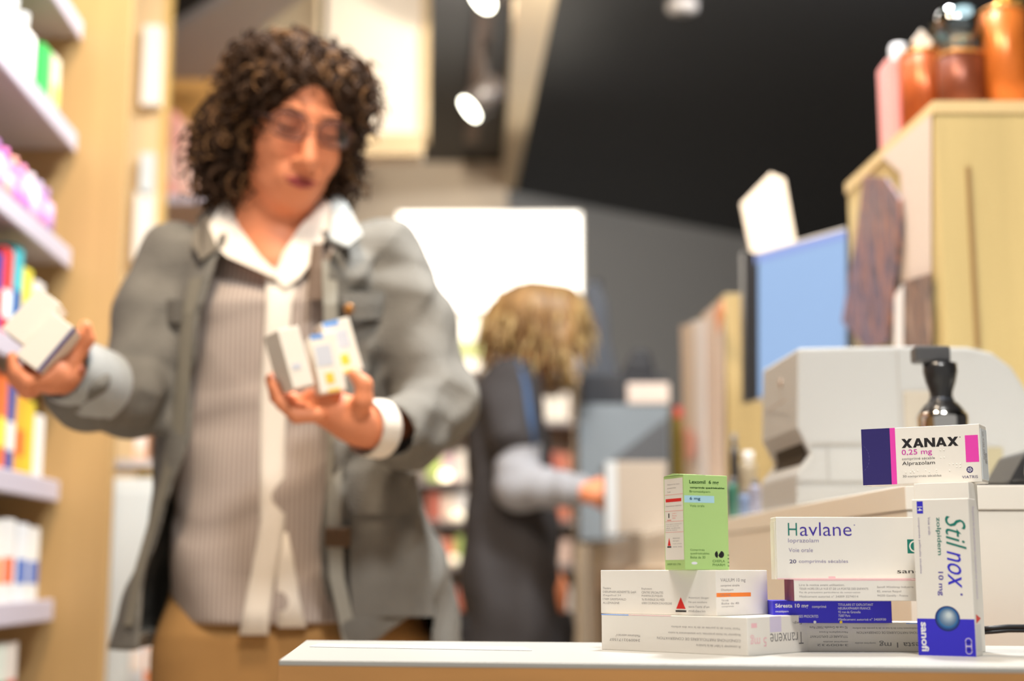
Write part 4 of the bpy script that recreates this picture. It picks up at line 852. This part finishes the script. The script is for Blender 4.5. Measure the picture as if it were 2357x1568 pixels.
# neck + chest
nb = Q(622, 560, 2.16); body.cone(H(0,.02,-.07), nb, .056, .060, .03); 
chest = Q(640, 640, 2.15); body.cone(nb, chest, .062, .085, .05)
body.loft([(P(0,v,YW).z, P(l,v,YW).x, P(r_,v,YW).x, cy, ry) for v, l, r_, cy, ry in ((560,450,840,2.17,.045),(620,430,860,2.165,.080),(800,425,865,2.155,.095),(1000,410,860,2.15,.088),(1250,425,850,2.15,.090),(1430,430,850,2.15,.09))], .025)
# arms: viewer-left (her right) and viewer-right (her left)
S1, E1, W1_ = Q(425,610,2.13), Q(282,925,2.02), Q(150,862,1.86)
S2, E2, W2_ = Q(870,610,2.13), Q(1012,940,2.06), Q(850,985,1.88)
body.chain([S1, E1], [.036,.032], .015); body.chain([E1, W1_], [.032,.024], .01); body.chain([S2, E2], [.036,.032], .015); body.chain([E2, W2_], [.036,.025], .01)
# left hand (viewer right): palm up under the cartons
yh = 1.870
palm = Q(752, 938, yh); body.chain([W2_, Q(812,968,yh+.005), palm], [.025,.027,.026], .015); body.cone(Q(790,940,yh+.03), Q(720,925,yh+.04), .020, .018, .012)
fing = [((735,955,yh-.028),(682,958,yh-.034),(648,928,yh-.036),(630,885,yh-.034)), ((735,945,yh-.008),(676,948,yh-.014),(636,915,yh-.014),(622,872,yh-.010)),
        ((738,935,yh+.014),(680,938,yh+.010),(640,905,yh+.010),(628,868,yh+.014)), ((742,925,yh+.034),(690,928,yh+.034),(655,905,yh+.034),(642,870,yh+.034))]
for i, ch in enumerate(fing): body.chain([Q(*q) for q in ch], [.0105,.0095,.0085,.0072], .004)
body.chain([Q(812,960,yh-.005), Q(836,922,yh-.03), Q(838,885,yh-.034), Q(815,862,yh-.036)], [.015,.0125,.0105,.0085], .006)
# right hand (viewer left): holds two cartons
yr = 1.83
pr_ = Q(118, 862, yr); body.chain([W1_, pr_], [.025,.024], .012); body.cone(pr_, Q(85,850,yr-.005), .024, .018, .01)
fing = [((105,870,yr-.02),(62,880,yr-.035),(38,858,yr-.04),(28,822,yr-.036)), ((100,878,yr-.005),(58,893,yr-.018),(34,872,yr-.022),(26,840,yr-.02)), ((98,884,yr+.012),(60,900,yr),(40,880,yr-.002),(32,852,yr)), ((98,884,yr+.028),(66,902,yr+.018),(48,884,yr+.016),(40,860,yr+.016))]
for ch in fing: body.chain([Q(*q) for q in ch], [.0105,.0098,.0085,.0074], .004)
body.chain([Q(150,850,yr+.01), Q(176,812,yr+.02), Q(198,780,yr+.015), Q(196,752,yr+.005)], [.014,.0125,.011,.009], .006)
# legs and feet
def at3(x, y, z): return np.array((x, y, z), float)
hx0, hx1 = P(515,1430,YW).x, P(780,1430,YW).x
for hx, dx in ((hx0, -.02), (hx1, .03)):
    body.chain([at3(hx, 2.15, .82), at3(hx+dx*.5, 2.13, .47), at3(hx+dx, 2.16, .09)], [.060,.046,.034], .02); body.cone(at3(hx+dx, 2.17, .05), at3(hx+dx, 2.00, .035), .036, .030, .02)
body.mesh('body', SKIN, wroot)
# ---- face details
b = MB(); b.tube([Vector(H(x, -.1085-.0+abs(x)*.30, -.0735+.0012*math.cos(x*160))) for x in np.linspace(-.026,.026,9)], [.0008,.0018,.0026,.003,.0025,.003,.0026,.0018,.0008], 8); local(b, wroot).build('upper_lip', LIP, wroot, True)
b = MB(); b.tube([Vector(H(x, -.1065+abs(x)*.34, -.082+abs(x)*.12)) for x in np.linspace(-.022,.022,9)], [.0008,.0022,.0032,.0037,.0039,.0037,.0032,.0022,.0008], 8); local(b, wroot).build('lower_lip', LIP, wroot, True)
DK = mat('lash_dark', (44, 28, 24), .6)
for sx in (-1, 1):
    b = MB(); b.tube([Vector(H(.031*sx+x, -.0935+abs(x)*.25, -.005-.003*math.cos(x*110))) for x in np.linspace(-.014,.014,7)], .0014, 6); local(b, wroot).build('eyelashes', DK, wroot, True)
    b = MB(); b.tube([Vector(H((.033+x)*sx, -.0985+(x+.004)**2*22, .024-.22*abs(x-.004))) for x in np.linspace(-.020,.022,8)], [.0008,.0016,.002,.002,.002,.0016,.0012,.0008], 6); local(b, wroot).build('eyebrow', HAIRM, wroot, True)
# glasses
GL = thing.__call__ if False else None
gf = MB()
for sx in (-1, 1):
    ring = [Vector(H(.034*sx+.0265*math.copysign(abs(math.cos(a))**.75, math.cos(a)), -.108+.010*((.034*sx+.0265*math.cos(a))/.06)**2, -.001+.0185*math.copysign(abs(math.sin(a))**.8, math.sin(a)))) for a in np.linspace(0, 2*math.pi, 25)]
    gf.tube(ring, .0016, 6, caps=False)
    gf.tube([Vector(H(.061*sx,-.100,.006)), Vector(H(.076*sx,-.06,.004)), Vector(H(.080*sx,.01,.0))], .0016, 6)
gf.tube([Vector(H(-.009,-.108,.002)), Vector(H(0,-.111,.005)), Vector(H(.009,-.108,.002))], .0016, 6)
g_o = local(gf, wroot).build('glasses', mat('glasses_frame', (92, 62, 56), .3, metal=.2), wroot, True)
for sx in (-1, 1):
    b = MB(); b.ball(H(.034*sx,-.1065+.003,-.001), (.0255*HS,.0008,.0178*HS), rot=HR); b.v = [tuple(p) for p in b.v]; local(b, wroot); ob = b.build('lens', glassy('lens_glass', (242, 238, 238), .05), g_o, True)
b = MB(); b.tube([Vector(H(-.083,.004,-.048)), Vector(H(-.084,.0,-.062)), Vector(H(-.083,.004,-.076)), Vector(H(-.082,.010,-.062)), Vector(H(-.083,.004,-.048))], .0024, 6); local(b, wroot).build('earring', mat('gold_ring', (214, 160, 60), .3, metal=.7), wroot, True)
# ---- hair
hair = SDF(hc-.24, hc+.24, .005)
def ha(c, r, k=.03, sub=False): hair.ell(H(*c), np.array(r)*HS, k, HRn, sub)
ha((0,.025,.040), (.098,.108,.092)); ha((-.078,.035,-.045), (.044,.065,.080)); ha((.080,.040,-.045), (.036,.065,.085)); ha((0,.075,-.04), (.08,.06,.09)); ha((-.050,-.02,.075),(.055,.055,.042)); ha((.05,-.03,.072),(.05,.05,.042))
hair.op(hc-.2, hc+.2, lambda x, y, z: None, 0) if False else None
g = np.meshgrid(*[hair.lo[k]+hair.h*np.arange(hair.n[k]) for k in range(3)], indexing='ij')
hair.f = (hair.f+.006*np.sin(g[0]*140+3*np.sin(g[2]*60))*np.sin(g[1]*130+2*np.sin(g[0]*50))*np.sin(g[2]*150+2*np.sin(g[1]*70))*1.6).astype(np.float32)
ha((.004,-.120,-.040), (.062,.085,.118), .012, True); ha((0,-.02,-.13), (.05,.09,.06), .01, True)
ho = hair.mesh('hair', HAIRM, wroot)
# curls growing from the hair mass
rng = random.Random(11); me = ho.data; nv = len(me.vertices); L_ = Vector(wroot.location)
Hinv = np.linalg.inv(HRn)
def curls(count, src, off, rot_inv, cen, scale, mats, name, parent, ln=(.03,.055), coil=(.006,.010), rad=.0023, avoid=None, seg=16, sides=4, droop=.5):
    b = MB(); made = 0; tries = 0
    while made < count and tries < count*6:
        tries += 1; v = src.vertices[rng.randrange(len(src.vertices))]; p = Vector(v.co)+off; n = Vector(v.normal)
        q = (rot_inv@(np.array(p)-cen))/scale
        if avoid and avoid(q): continue
        d = (n*.8+Vector((rng.uniform(-.6,.6), rng.uniform(-.6,.6), rng.uniform(-.9,.2)-droop*.4))).normalized()
        Ln = rng.uniform(*ln); cr = rng.uniform(*coil); ph = rng.uniform(0, 6.28); turns = rng.uniform(1.2, 2.2)
        a = d.orthogonal().normalized(); c = d.cross(a); pts = []
        for i in range(seg):
            t = i/(seg-1); ang = ph+turns*6.283*t
            pts.append(p-n*.008+d*(Ln*t)+Vector((0,0,-1))*(droop*Ln*t*t)+(a*math.cos(ang)+c*math.sin(ang))*cr*(.5+.5*t))
        b.tube(pts, [rad*(1.25-.9*(i/(seg-1))**2) for i in range(seg)], sides, mi=made % len(mats), caps=False); made += 1
    return local(b, parent).build(name, mats, parent, True)
H2m = mat('hair_brown_light', (116, 84, 54), .7, spec=.15); H3m = mat('hair_brown_mid', (72, 52, 37), .7, spec=.15)
curls(1300, me, L_, Hinv, hc, HS, [HAIRM, H3m, HAIRM, H2m], 'curls', wroot, ln=(.022,.045), coil=(.006,.011), rad=.0026, avoid=lambda q: q[1] < -.035 and abs(q[0]) < .060 and q[2] < .078)
# ---- shirt
def rowsW(tab): return [(P(0,v,YW).z, P(l,v,YW).x, P(r_,v,YW).x, cy, ry) for v, l, r_, cy, ry in tab]
shirt_rows = rowsW(((545,450,860,2.17,.045),(600,405,890,2.165,.095),(720,400,895,2.15,.122),(850,405,885,2.15,.118),(1000,395,870,2.15,.112),(1200,388,880,2.15,.122),(1350,382,905,2.15,.128),(1432,378,930,2.15,.13)))
sh = SDF((-.56, 1.95, .70), (-.12, 2.34, 1.46), .004)
sh.loft(shirt_rows, .01, fold=lambda x, y, z: .003*np.sin(x*55+4*np.sin(z*9))+.002*np.sin(z*38+x*20), power=2.3)
def vneck(x, y, z):
    zb = P(0,640,YW).z; xc = P(628,640,YW).x; s_ = (z-zb)
    return np.maximum(np.abs(x-xc+.10*np.clip(s_,0,1)*.35)-.42*s_, y-2.165)
sh.op((-.56,1.95,P(0,645,YW).z), (-.12,2.2,1.46), vneck, .004, True)
sh.ell(Q(625,540,2.17), (.066,.066,.09), .004, sub=True)
sh.mesh('shirt', SHIRT, wroot, warp=(.0045, 24, 8))
# placket: white strip down the shirt front, splitting at the hem
def shirt_front(u, v, lift=.004):
    r0 = sorted(shirt_rows); z = P(u, v, 2.03).z; A = np.array(r0); it = lambda c: np.interp(z, A[:,0], A[:,c])
    xl, xr, cy, ry = it(1), it(2), it(3), it(4); Y = cy-ry
    for _ in range(4):
        x = P(u, v, Y).x; q = min(.97, abs((x-(xl+xr)/2)/((xr-xl)/2))); Y = cy-ry*(1-q**2.3)**(1/2.3)-lift
    return P(u, v, Y)
def ribbon(name, rows, m, lift=.004, thick=.003, parent=None):
    b = MB(); fr_ = []; bk = []
    for (v, l, r_) in rows:
        for j in range(5): fr_.append(shirt_front(l+(r_-l)*j/4, v, lift+thick)); bk.append(shirt_front(l+(r_-l)*j/4, v, lift-.006))
    n = len(rows); vs = fr_+bk; N = len(fr_); fs = []
    for i in range(n-1):
        for j in range(4):
            a = i*5+j; fs.append((a, a+1, a+6, a+5)); fs.append((N+a, N+a+5, N+a+6, N+a+1))
        fs.append((i*5, i*5+5, N+i*5+5, N+i*5)); fs.append((i*5+4, N+i*5+4, N+i*5+9, i*5+9))
    fs.append((0,N,N+1,N+2,N+3,N+4,4,3,2,1)); k = (n-1)*5; fs.append((k,k+1,k+2,k+3,k+4,N+k+4,N+k+3,N+k+2,N+k+1,N+k))
    b.add(vs, fs); return local(b, parent or wroot).build(name, m, parent or wroot, True)
ribbon('placket', [(625,612,690),(700,612,672),(800,606,666),(900,600,660),(1000,598,658),(1100,598,656),(1200,600,656),(1260,590,648),(1340,574,632),(1400,562,622),(1462,550,618)], SHW)
ribbon('placket', [(1225,640,662),(1290,636,676),(1380,638,690),(1445,640,706)], SHW, lift=.002)
# collar wings
def wing(name, pts, m, lift, th=.006, parent=None):
    pp = [Q(u, v, Y) for u, v, Y in pts]; b = MB(); b.prism([Vector(p) for p in pp], (0, th, 0)); return local(b, parent or wroot).build(name, m, parent or wroot, bevel=.002)
b = MB()
cl = [Q(*q) for q in ((545,440,2.11),(520,462,2.10),(500,520,2.085),(505,560,2.065))]
wing('collar', [(548,436,2.145),(520,452,2.12),(478,515,2.075),(486,555,2.045),(520,590,2.030),(632,640,2.025),(640,628,2.03),(600,590,2.045),(556,530,2.09),(545,480,2.13)], SHW, 0, .008)
wing('collar', [(742,452,2.14),(762,470,2.11),(758,520,2.08),(735,580,2.045),(690,640,2.03),(655,665,2.025),(630,640,2.03),(650,580,2.05),(690,520,2.09)], SHW, 0, .008)
# ---- jacket
jr = rowsW(((500,520,800,2.185,.045),(530,430,875,2.18,.085),(560,395,905,2.17,.115),(620,378,915,2.16,.140),(720,368,915,2.15,.150),(850,366,905,2.15,.148),(1000,358,905,2.15,.146),(1120,350,965,2.15,.150),(1250,325,1005,2.15,.158),(1350,290,1035,2.15,.166),(1490,252,1062,2.15,.174)))
jk = SDF((-.80, 1.80, .70), (.02, 2.36, 1.52), .004)
fold = lambda x, y, z: .0045*np.sin(x*48+3.5*np.sin(z*7)+y*18)+.003*np.sin(z*30+8*x+2*np.sin(x*30))
jk.loft(jr, .01, power=2.5)
# hollow it, cut the front opening
jk.loft([(z+(.02 if i == 0 else (-.02 if i == len(jr)-1 else 0)), a+.010, b_-.010, c, d-.010) for i, (z, a, b_, c, d) in enumerate(sorted(jr))], .004, sub=True, power=2.5)
op_rows = np.array(sorted([(P(0,v,2.0).z, P(l,v,2.0).x, P(r_,v,2.0).x) for v, l, r_ in ((430,520,780),(520,490,760),(580,482,742),(640,468,738),(720,448,742),(850,440,746),(1000,425,752),(1120,386,752),(1220,358,750),(1330,326,756),(1400,314,775),(1510,300,795))]))
def opening(x, y, z):
    l = np.interp(z.ravel(), op_rows[:,0], op_rows[:,1]).reshape(z.shape); r_ = np.interp(z.ravel(), op_rows[:,0], op_rows[:,2]).reshape(z.shape)
    return np.maximum(np.maximum(l-x, x-r_), y-2.145)
jk.op((-.80,1.80,.70), (.02,2.15,1.52), opening, .003, True)
jk.ell(Q(625,520,2.17), (.075,.075,.10), .004, sub=True)
# sleeves
jk.chain([Q(418,592,2.14), Q(342,735,2.10), Q(292,915,2.03)], [.056,.050,.052], .03)
jk.chain([Q(290,915,2.03), Q(205,905,1.94), Q(180,885,1.91)], [.056,.050,.046], .022)
jk.chain([Q(882,590,2.15), Q(945,740,2.12), Q(1008,925,2.07)], [.058,.054,.054], .03)
jk.chain([Q(1008,930,2.07), Q(950,990,1.98), Q(898,990,1.92)], [.058,.052,.044], .022)
jk.cone(Q(868,985,1.885), Q(905,990,1.92), .034, .034, .003, True)
def hemcut(x, y, z):
    x = np.minimum(x, 1e9); xa, za, xb, zb_ = P(850,1478,2.0).x, P(850,1478,2.0).z, P(985,1395,2.0).x, P(985,1395,2.0).z
    return np.maximum(np.maximum(z-(za+(np.minimum(x, xb)-xa)*(zb_-za)/(xb-xa)), xa-x), np.maximum(y-2.12, x-xb-.01))
jk.op((-.80,1.80,.70), (.02,2.14,.90), hemcut, .003, True)
jo = jk.mesh('jacket', JK, wroot, warp=(.0095, 38, 5))
def jfront(u, v, lift):
    A = np.array(sorted(jr)); z = P(u, v, 2.0).z; it = lambda c: np.interp(z, A[:,0], A[:,c]); xl, xr, cy, ry = it(1), it(2), it(3), it(4); Y = cy-ry
    for _ in range(4):
        x = P(u, v, Y).x; q = min(.97, abs((x-(xl+xr)/2)/((xr-xl)/2))); Y = cy-ry*(1-q**2.5)**(1/2.5)-lift
    return P(u, v, Y)
def patch(name, rows, m, lift=.004, parent=None, back=.012):
    b = MB(); fr_ = []; bk = []; k5 = 7
    for (v, l, r_) in rows:
        for j in range(k5): fr_.append(jfront(l+(r_-l)*j/(k5-1), v, lift)); bk.append(jfront(l+(r_-l)*j/(k5-1), v, lift-back))
    n = len(rows); N = len(fr_); fs = []
    for i in range(n-1):
        for j in range(k5-1):
            a = i*k5+j; fs.append((a, a+1, a+k5+1, a+k5)); fs.append((N+a, N+a+k5, N+a+k5+1, N+a+1))
        fs.append((i*k5, i*k5+k5, N+i*k5+k5, N+i*k5)); fs.append((i*k5+k5-1, N+i*k5+k5-1, N+i*k5+2*k5-1, i*k5+2*k5-1))
    for j in range(k5-1):
        fs.append((j, N+j, N+j+1, j+1)); a = (n-1)*k5+j; fs.append((a, a+1, N+a+1, N+a))
    b.add(fr_+bk, fs); return local(b, parent or wroot).build(name, m, parent or wroot, False)
# pockets with flaps, buttons, front bands, collar
pk = patch('chest_pocket', [(672,786,902),(700,786,903),(722,788,904),(735,800,896)], JK, .010)
p_ = patch('chest_pocket', [(690,362,420),(720,360,420),(742,364,418)], JK, .010)
pk2 = patch('hip_pocket', [(1090,805,960),(1120,803,962),(1160,800,968),(1185,812,955)], JK, .012)
p_ = patch('hip_pocket_bag', [(1185,810,972),(1260,806,985),(1340,806,995),(1420,812,1002)], JK, .006)
b = MB(); c = jfront(802,712,.016); b.ball(c, (.008,.003,.008)); local(b, wroot).build('button', mat('brass_button', (150, 100, 44), .35, metal=.5), wroot, True)
patch('front_band', [(600,742,775),(700,744,776),(800,748,780),(900,750,782),(1040,753,786),(1200,752,786),(1330,758,792),(1420,778,812),(1500,795,830)], mat('jacket_band_lit', (150, 146, 134), .85), .006)  # lighter copy of the band cloth for the lit side
patch('front_band', [(640,438,466),(720,418,446),(850,410,438),(1000,395,423),(1120,362,386),(1220,336,358),(1330,304,326),(1440,284,306)], mat('jacket_band_shaded', (128, 122, 108), .85), .006)  # darker copy of the band cloth for the shaded side
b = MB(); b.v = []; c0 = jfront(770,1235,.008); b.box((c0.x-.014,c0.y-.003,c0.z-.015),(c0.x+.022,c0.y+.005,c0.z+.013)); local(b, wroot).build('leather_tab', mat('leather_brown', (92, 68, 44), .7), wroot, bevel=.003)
wing('jacket_collar', [(500,470,2.17),(455,492,2.12),(440,560,2.04),(462,600,2.018),(500,572,2.025),(478,515,2.06),(505,470,2.13)], mat('jacket_collar_shaded', (118, 110, 98), .85), 0, .009)  # collar cloth darkened by colour on the shaded side
wing('jacket_collar', [(775,440,2.16),(800,470,2.12),(835,540,2.03),(800,568,2.008),(756,548,2.03),(762,500,2.07),(760,460,2.12)], mat('jacket_collar_lit', (170, 172, 168), .85), 0, .009)  # same collar, paler and cooler colour standing for the light
b = MB(); b.tube([Vector(Q(745,535,2.03)), Vector(Q(762,560,2.005)), Vector(Q(792,572,2.0))], [.004,.006,.003], 8); local(b, wroot).build('collar_snap', JKD, wroot, True)
# necklace/scarf edges between shirt and jacket on the right
patch('lining_strip', [(560,716,742),(620,712,742),(690,708,742)], mat('lining_dark', (104, 84, 68), .8), .004)
# cuffs
b = MB(); a0, a1 = Vector(Q(838,985,1.875)), Vector(Q(874,988,1.90)); b.tube([a0, (a0+a1)/2, a1], [.037,.039,.040], 22, caps=False); b.tube([a1, a0], [.034,.034], 22, caps=False); local(b, wroot).build('shirt_cuff', SHW, wroot, True)
b = MB(); a0, a1, a2 = Vector(Q(148,850,1.865)), Vector(Q(185,868,1.895)), Vector(Q(222,890,1.94)); b.tube([a0, a1, a2], [.042,.050,.054], 22, caps=False); b.tube([a2, a1, a0], [.050,.046,.038], 22, caps=False); local(b, wroot).build('turned_cuff', mat('cuff_lining', (168, 170, 168), .8, noise=(14,.1,(1,1,1))), wroot, True)
b = MB(); b.ball(Q(182,852,1.845), (.006,.003,.006)); local(b, wroot).build('cuff_button', mat('button_red_brown', (150, 80, 56), .5), wroot, True)
# ---- trousers, shoes
pt = SDF((-.56, 1.90, .0), (-.06, 2.36, .86), .005)
pt.loft([(.83, P(385,1400,YW).x, P(915,1400,YW).x, 2.15, .095), (.795, P(372,1400,YW).x, P(960,1400,YW).x, 2.15, .105), (.76, P(362,1440,YW).x, P(985,1440,YW).x, 2.15, .122), (.68, P(362,1500,YW).x, P(985,1500,YW).x, 2.15, .118)], .01)
for hx, dx in ((P(500,1430,YW).x, -.01), (P(835,1430,YW).x, .02)):
    pt.chain([at3(hx, 2.15, .72), at3(hx+dx, 2.14, .42), at3(hx+dx, 2.16, .10)], [.098,.072,.062], .02)
pt.mesh('trousers', PANTS, wroot)
b = MB(); b.prism([Vector(Q(u, v, 2.035)) for u, v in ((520,1440),(560,1440),(530,1560),(480,1560))], (0,.004,0))
sx_ = SDF((-.56,1.85,-.01),(-.06,2.30,.14),.004)
for hx, dx in ((hx0, -.02), (hx1, .03)):
    for dd_ in (0,): sx_.cone(at3(hx+dx, 2.18, .046), at3(hx+dx, 2.00, .040), .046, .040, .02)
sx_.f = np.maximum(sx_.f, (.002-(sx_.lo[2]+sx_.h*np.arange(sx_.n[2])))[None,None,:]).astype(np.float32)
sx_.mesh('shoes', mat('shoe_leather', (60, 44, 36), .5), wroot)
# ---- cartons in the hands
def held(name, label, quad, depth, m, extra=None, group=None, band=None):
    """quad: front face px (tl, tr, br, bl) with depth each"""
    pp = [Vector(Q(*q)) for q in quad]; c = pp[3].copy(); ex = (pp[2]-pp[3]); ey = (pp[0]-pp[3]); n = ex.cross(ey).normalized()
    if n.y > 0: n = -n
    ex_n = ex.normalized(); ez = (ey-ex_n*ey.dot(ex_n)).normalized(); nn = -n
    t = thing(name, label, 'medicine box', c, 0, group); W_, H_ = ex.length, ey.length
    M3 = Matrix((ex_n, nn, ez)).transposed(); t.rotation_euler = M3.to_euler()
    MB().box((0,0,0),(W_,depth,H_)).build('carton', m, t, bevel=.001)
    if band:
        for (x0, x1, z0, z1, mm, nm) in band: b = MB(); b.box((x0*W_,-.0006,z0*H_),(x1*W_,0,z1*H_)); b.build(nm, mm, t)
    return t
CL = mat('held_card', (238, 230, 216), .5); BL = mat('held_blue', (110, 160, 226), .5); YL = mat('held_yellow', (240, 200, 70), .5); GY = mat('held_grey', (204, 206, 214), .5)
HG_ = 'cartons held upright in the open hand'
held('medicine_box', 'plain white carton held leftmost in the open hand', ((650,758,1.80),(712,752,1.815),(724,884,1.82),(676,896,1.805)), .05, CL, group=HG_, band=[(.2,.6,.3,.4,GY,'print_patch')])
held('medicine_box', 'white carton with blue corner held lowest in the open hand', ((713,772,1.825),(772,766,1.835),(798,896,1.835),(738,906,1.825)), .045, CL, group=HG_, band=[(.02,.5,.92,1,BL,'blue_corner'),(.1,.7,.45,.8,GY,'print_patch'),(.3,.62,.14,.32,YL,'yellow_mark'),(.3,.75,.0,.05,YL,'yellow_edge')])
held('medicine_box', 'tall white carton with blue top held rightmost in the open hand', ((752,742,1.872),(812,728,1.885),(836,848,1.89),(772,864,1.875)), .04, CL, group=HG_, band=[(.05,.6,.9,1,BL,'blue_corner'),(.1,.8,.45,.8,GY,'print_patch'),(.3,.62,.14,.34,YL,'yellow_mark'),(.3,.75,.0,.05,YL,'yellow_edge')])
HG2 = 'two cartons gripped in the raised hand'
NV = mat('held_navy', (52, 42, 104), .5)
held('medicine_box', 'white carton gripped in the raised hand, upper left of the pair', ((20,742,1.79),(105,655,1.80),(140,700,1.80),(55,795,1.79)), .05, CL, group=HG2)
held('medicine_box', 'white carton with navy lower edge gripped in the raised hand', ((58,800,1.785),(143,705,1.795),(176,758,1.795),(92,858,1.785)), .05, CL, group=HG2, band=[(0,1,0,.13,NV,'navy_edge')])

# ================================================================== second person, far behind
Y2 = 3.75
p2 = thing('person', 'person with blond-brown bob in black tunic and grey sleeves, bent over desk', 'person', (P(1190,1400,Y2).x, Y2, 0))
T = lambda u, v, dy=0: Q(u, v, Y2+dy)
s2 = SDF((-.24, 3.25, 0), (.34, 4.0, 1.74), .006)
s2.ell(T(1255,755), (.082,.098,.115), .02); s2.ell(T(1285,795,0), (.045,.05,.06), .03); s2.cone(T(1225,800,.02), T(1180,870,.02), .055, .065, .03)
s2.cone(T(1330,790,-.02), T(1345,805,-.02), .012, .010, .01)
s2.loft([(T(0,v)[2], P(l,v,Y2).x, P(r_,v,Y2).x, 3.77, ry) for v, l, r_, ry in ((850,1150,1205,.05),(950,1105,1225,.09),(1100,1085,1260,.10),(1300,1080,1270,.12),(1440,1085,1270,.12))], .03)
s2.chain([T(1195,920,-.08), T(1195,1090,-.14), T(1340,1130,-.26)], [.034,.034,.026], .01); s2.chain([T(1340,1130,-.26), T(1372,1140,-.28)], [.024,.026], .01)
for i in range(4): s2.chain([T(1372,1130+i*9,-.285+.012*i), T(1398,1140+i*11,-.30+.012*i), T(1402,1165+i*8,-.30+.012*i)], [.010,.009,.008], .004)
s2.chain([T(1360,1120,-.26), T(1380,1108,-.27), T(1398,1118,-.28)], [.012,.010,.008], .004)
for dx in (-.05, .07):
    x0 = P(1175,1400,Y2).x+dx; s2.chain([at3(x0,3.77,.80), at3(x0,3.75,.45), at3(x0,3.78,.08)], [.08,.052,.036], .02); s2.cone(at3(x0,3.78,.045), at3(x0+.14,3.76,.035), .036, .03, .02)
s2.mesh('body', SKIN, p2)
TUN = mat('tunic_black', (54, 50, 50), .8, noise=(6,.12,(1,1,1))); SLV = mat('sleeve_grey', (152, 152, 156), .8, noise=(9,.08,(1,1,1)))
tn = SDF((-.30, 3.45, .58), (.28, 4.05, 1.52), .006)
tn.loft([(T(0,v)[2], P(l,v,Y2).x, P(r_,v,Y2).x, 3.78, ry) for v, l, r_, ry in ((822,1160,1215,.05),(850,1115,1232,.10),(900,1080,1245,.135),(1000,1068,1262,.145),(1100,1072,1275,.14),(1200,1070,1285,.145),(1320,1062,1298,.15),(1500,1058,1300,.15))], .01, fold=lambda x, y, z: .004*np.sin(x*40+4*np.sin(z*6))+.003*np.sin(z*24+x*15), power=2.3)
tn.chain([T(1180,890,-.06), T(1188,1015,-.12)], [.078,.070], .03)
tn.mesh('tunic', TUN, p2, warp=(.006, 22, 3))
sv = SDF((-.12, 3.30, .90), (.30, 3.85, 1.32), .005)
sv.chain([T(1195,1010,-.12), T(1195,1120,-.15)], [.058,.060], .02, fold=.003, freq=9); sv.chain([T(1195,1120,-.15), T(1330,1128,-.25)], [.060,.040], .02, fold=.003, freq=12)
sv.mesh('sleeve', SLV, p2)
b = MB(); b.tube([Vector(T(1195,832,-.10)), Vector(T(1212,890,-.146)), Vector(T(1222,960,-.175)), Vector(T(1232,1025,-.178))], [.007,.010,.012,.008], 8, flat=.5); local(b, p2).build('blue_piping', mat('piping_blue', (62, 88, 124), .8), p2, True)
tr = SDF((-.24, 3.55, .0), (.30, 4.0, .75), .006)
for dx in (-.05, .07):
    x0 = P(1175,1400,Y2).x+dx; tr.chain([at3(x0,3.77,.70), at3(x0,3.75,.42), at3(x0,3.78,.10)], [.10,.075,.066], .02)
tr.mesh('trousers', mat('trousers_black', (40, 38, 40), .8), p2)
sh2 = SDF((-.24,3.6,-.012),(.40,3.95,.12),.005)
for dx in (-.05, .07):
    x0 = P(1175,1400,Y2).x+dx; sh2.cone(at3(x0,3.78,.046), at3(x0+.15,3.76,.038), .044, .038, .02)
sh2.f = np.maximum(sh2.f, (.002-(sh2.lo[2]+sh2.h*np.arange(sh2.n[2])))[None,None,:]).astype(np.float32); sh2.mesh('shoes', mat('shoe_leather', (60,44,36), .5), p2)
hh2 = SDF(T(1230,740)-.24, T(1230,740)+.24, .006)
hh2.ell(T(1232,728), (.125,.12,.095), .03); hh2.ell(T(1165,760,.02), (.065,.09,.075), .03); hh2.ell(T(1300,740,-.02), (.062,.09,.095), .03); hh2.ell(T(1235,780,.0), (.06,.10,.05), .03)
hh2.ell(T(1290,795,-.03), (.052,.10,.050), .03); hh2.ell(T(1345,850,-.02), (.05,.08,.06), .01, sub=True)
HB = mat('hair_blond_brown', (138, 104, 62), .5, noise=(12, .45, (3,3,.7))); HB2 = mat('hair_blond', (176, 148, 96), .5); HB3 = mat('hair_auburn', (104, 72, 44), .5)
h2o = hh2.mesh('hair', HB, p2)
curls(380, h2o.data, Vector(p2.location), np.eye(3), T(1232,728), 1, [HB, HB2, HB3, HB2], 'hair_strands', p2, ln=(.025,.05), coil=(.002,.004), rad=.0045, seg=9, droop=1.2)
# mask / collar light patch below the chin
b = MB(); b.ball(T(1318,835,-.03), (.030,.035,.035)); local(b, p2).build('face_mask', mat('mask_pale', (206, 206, 216), .7), p2, True)
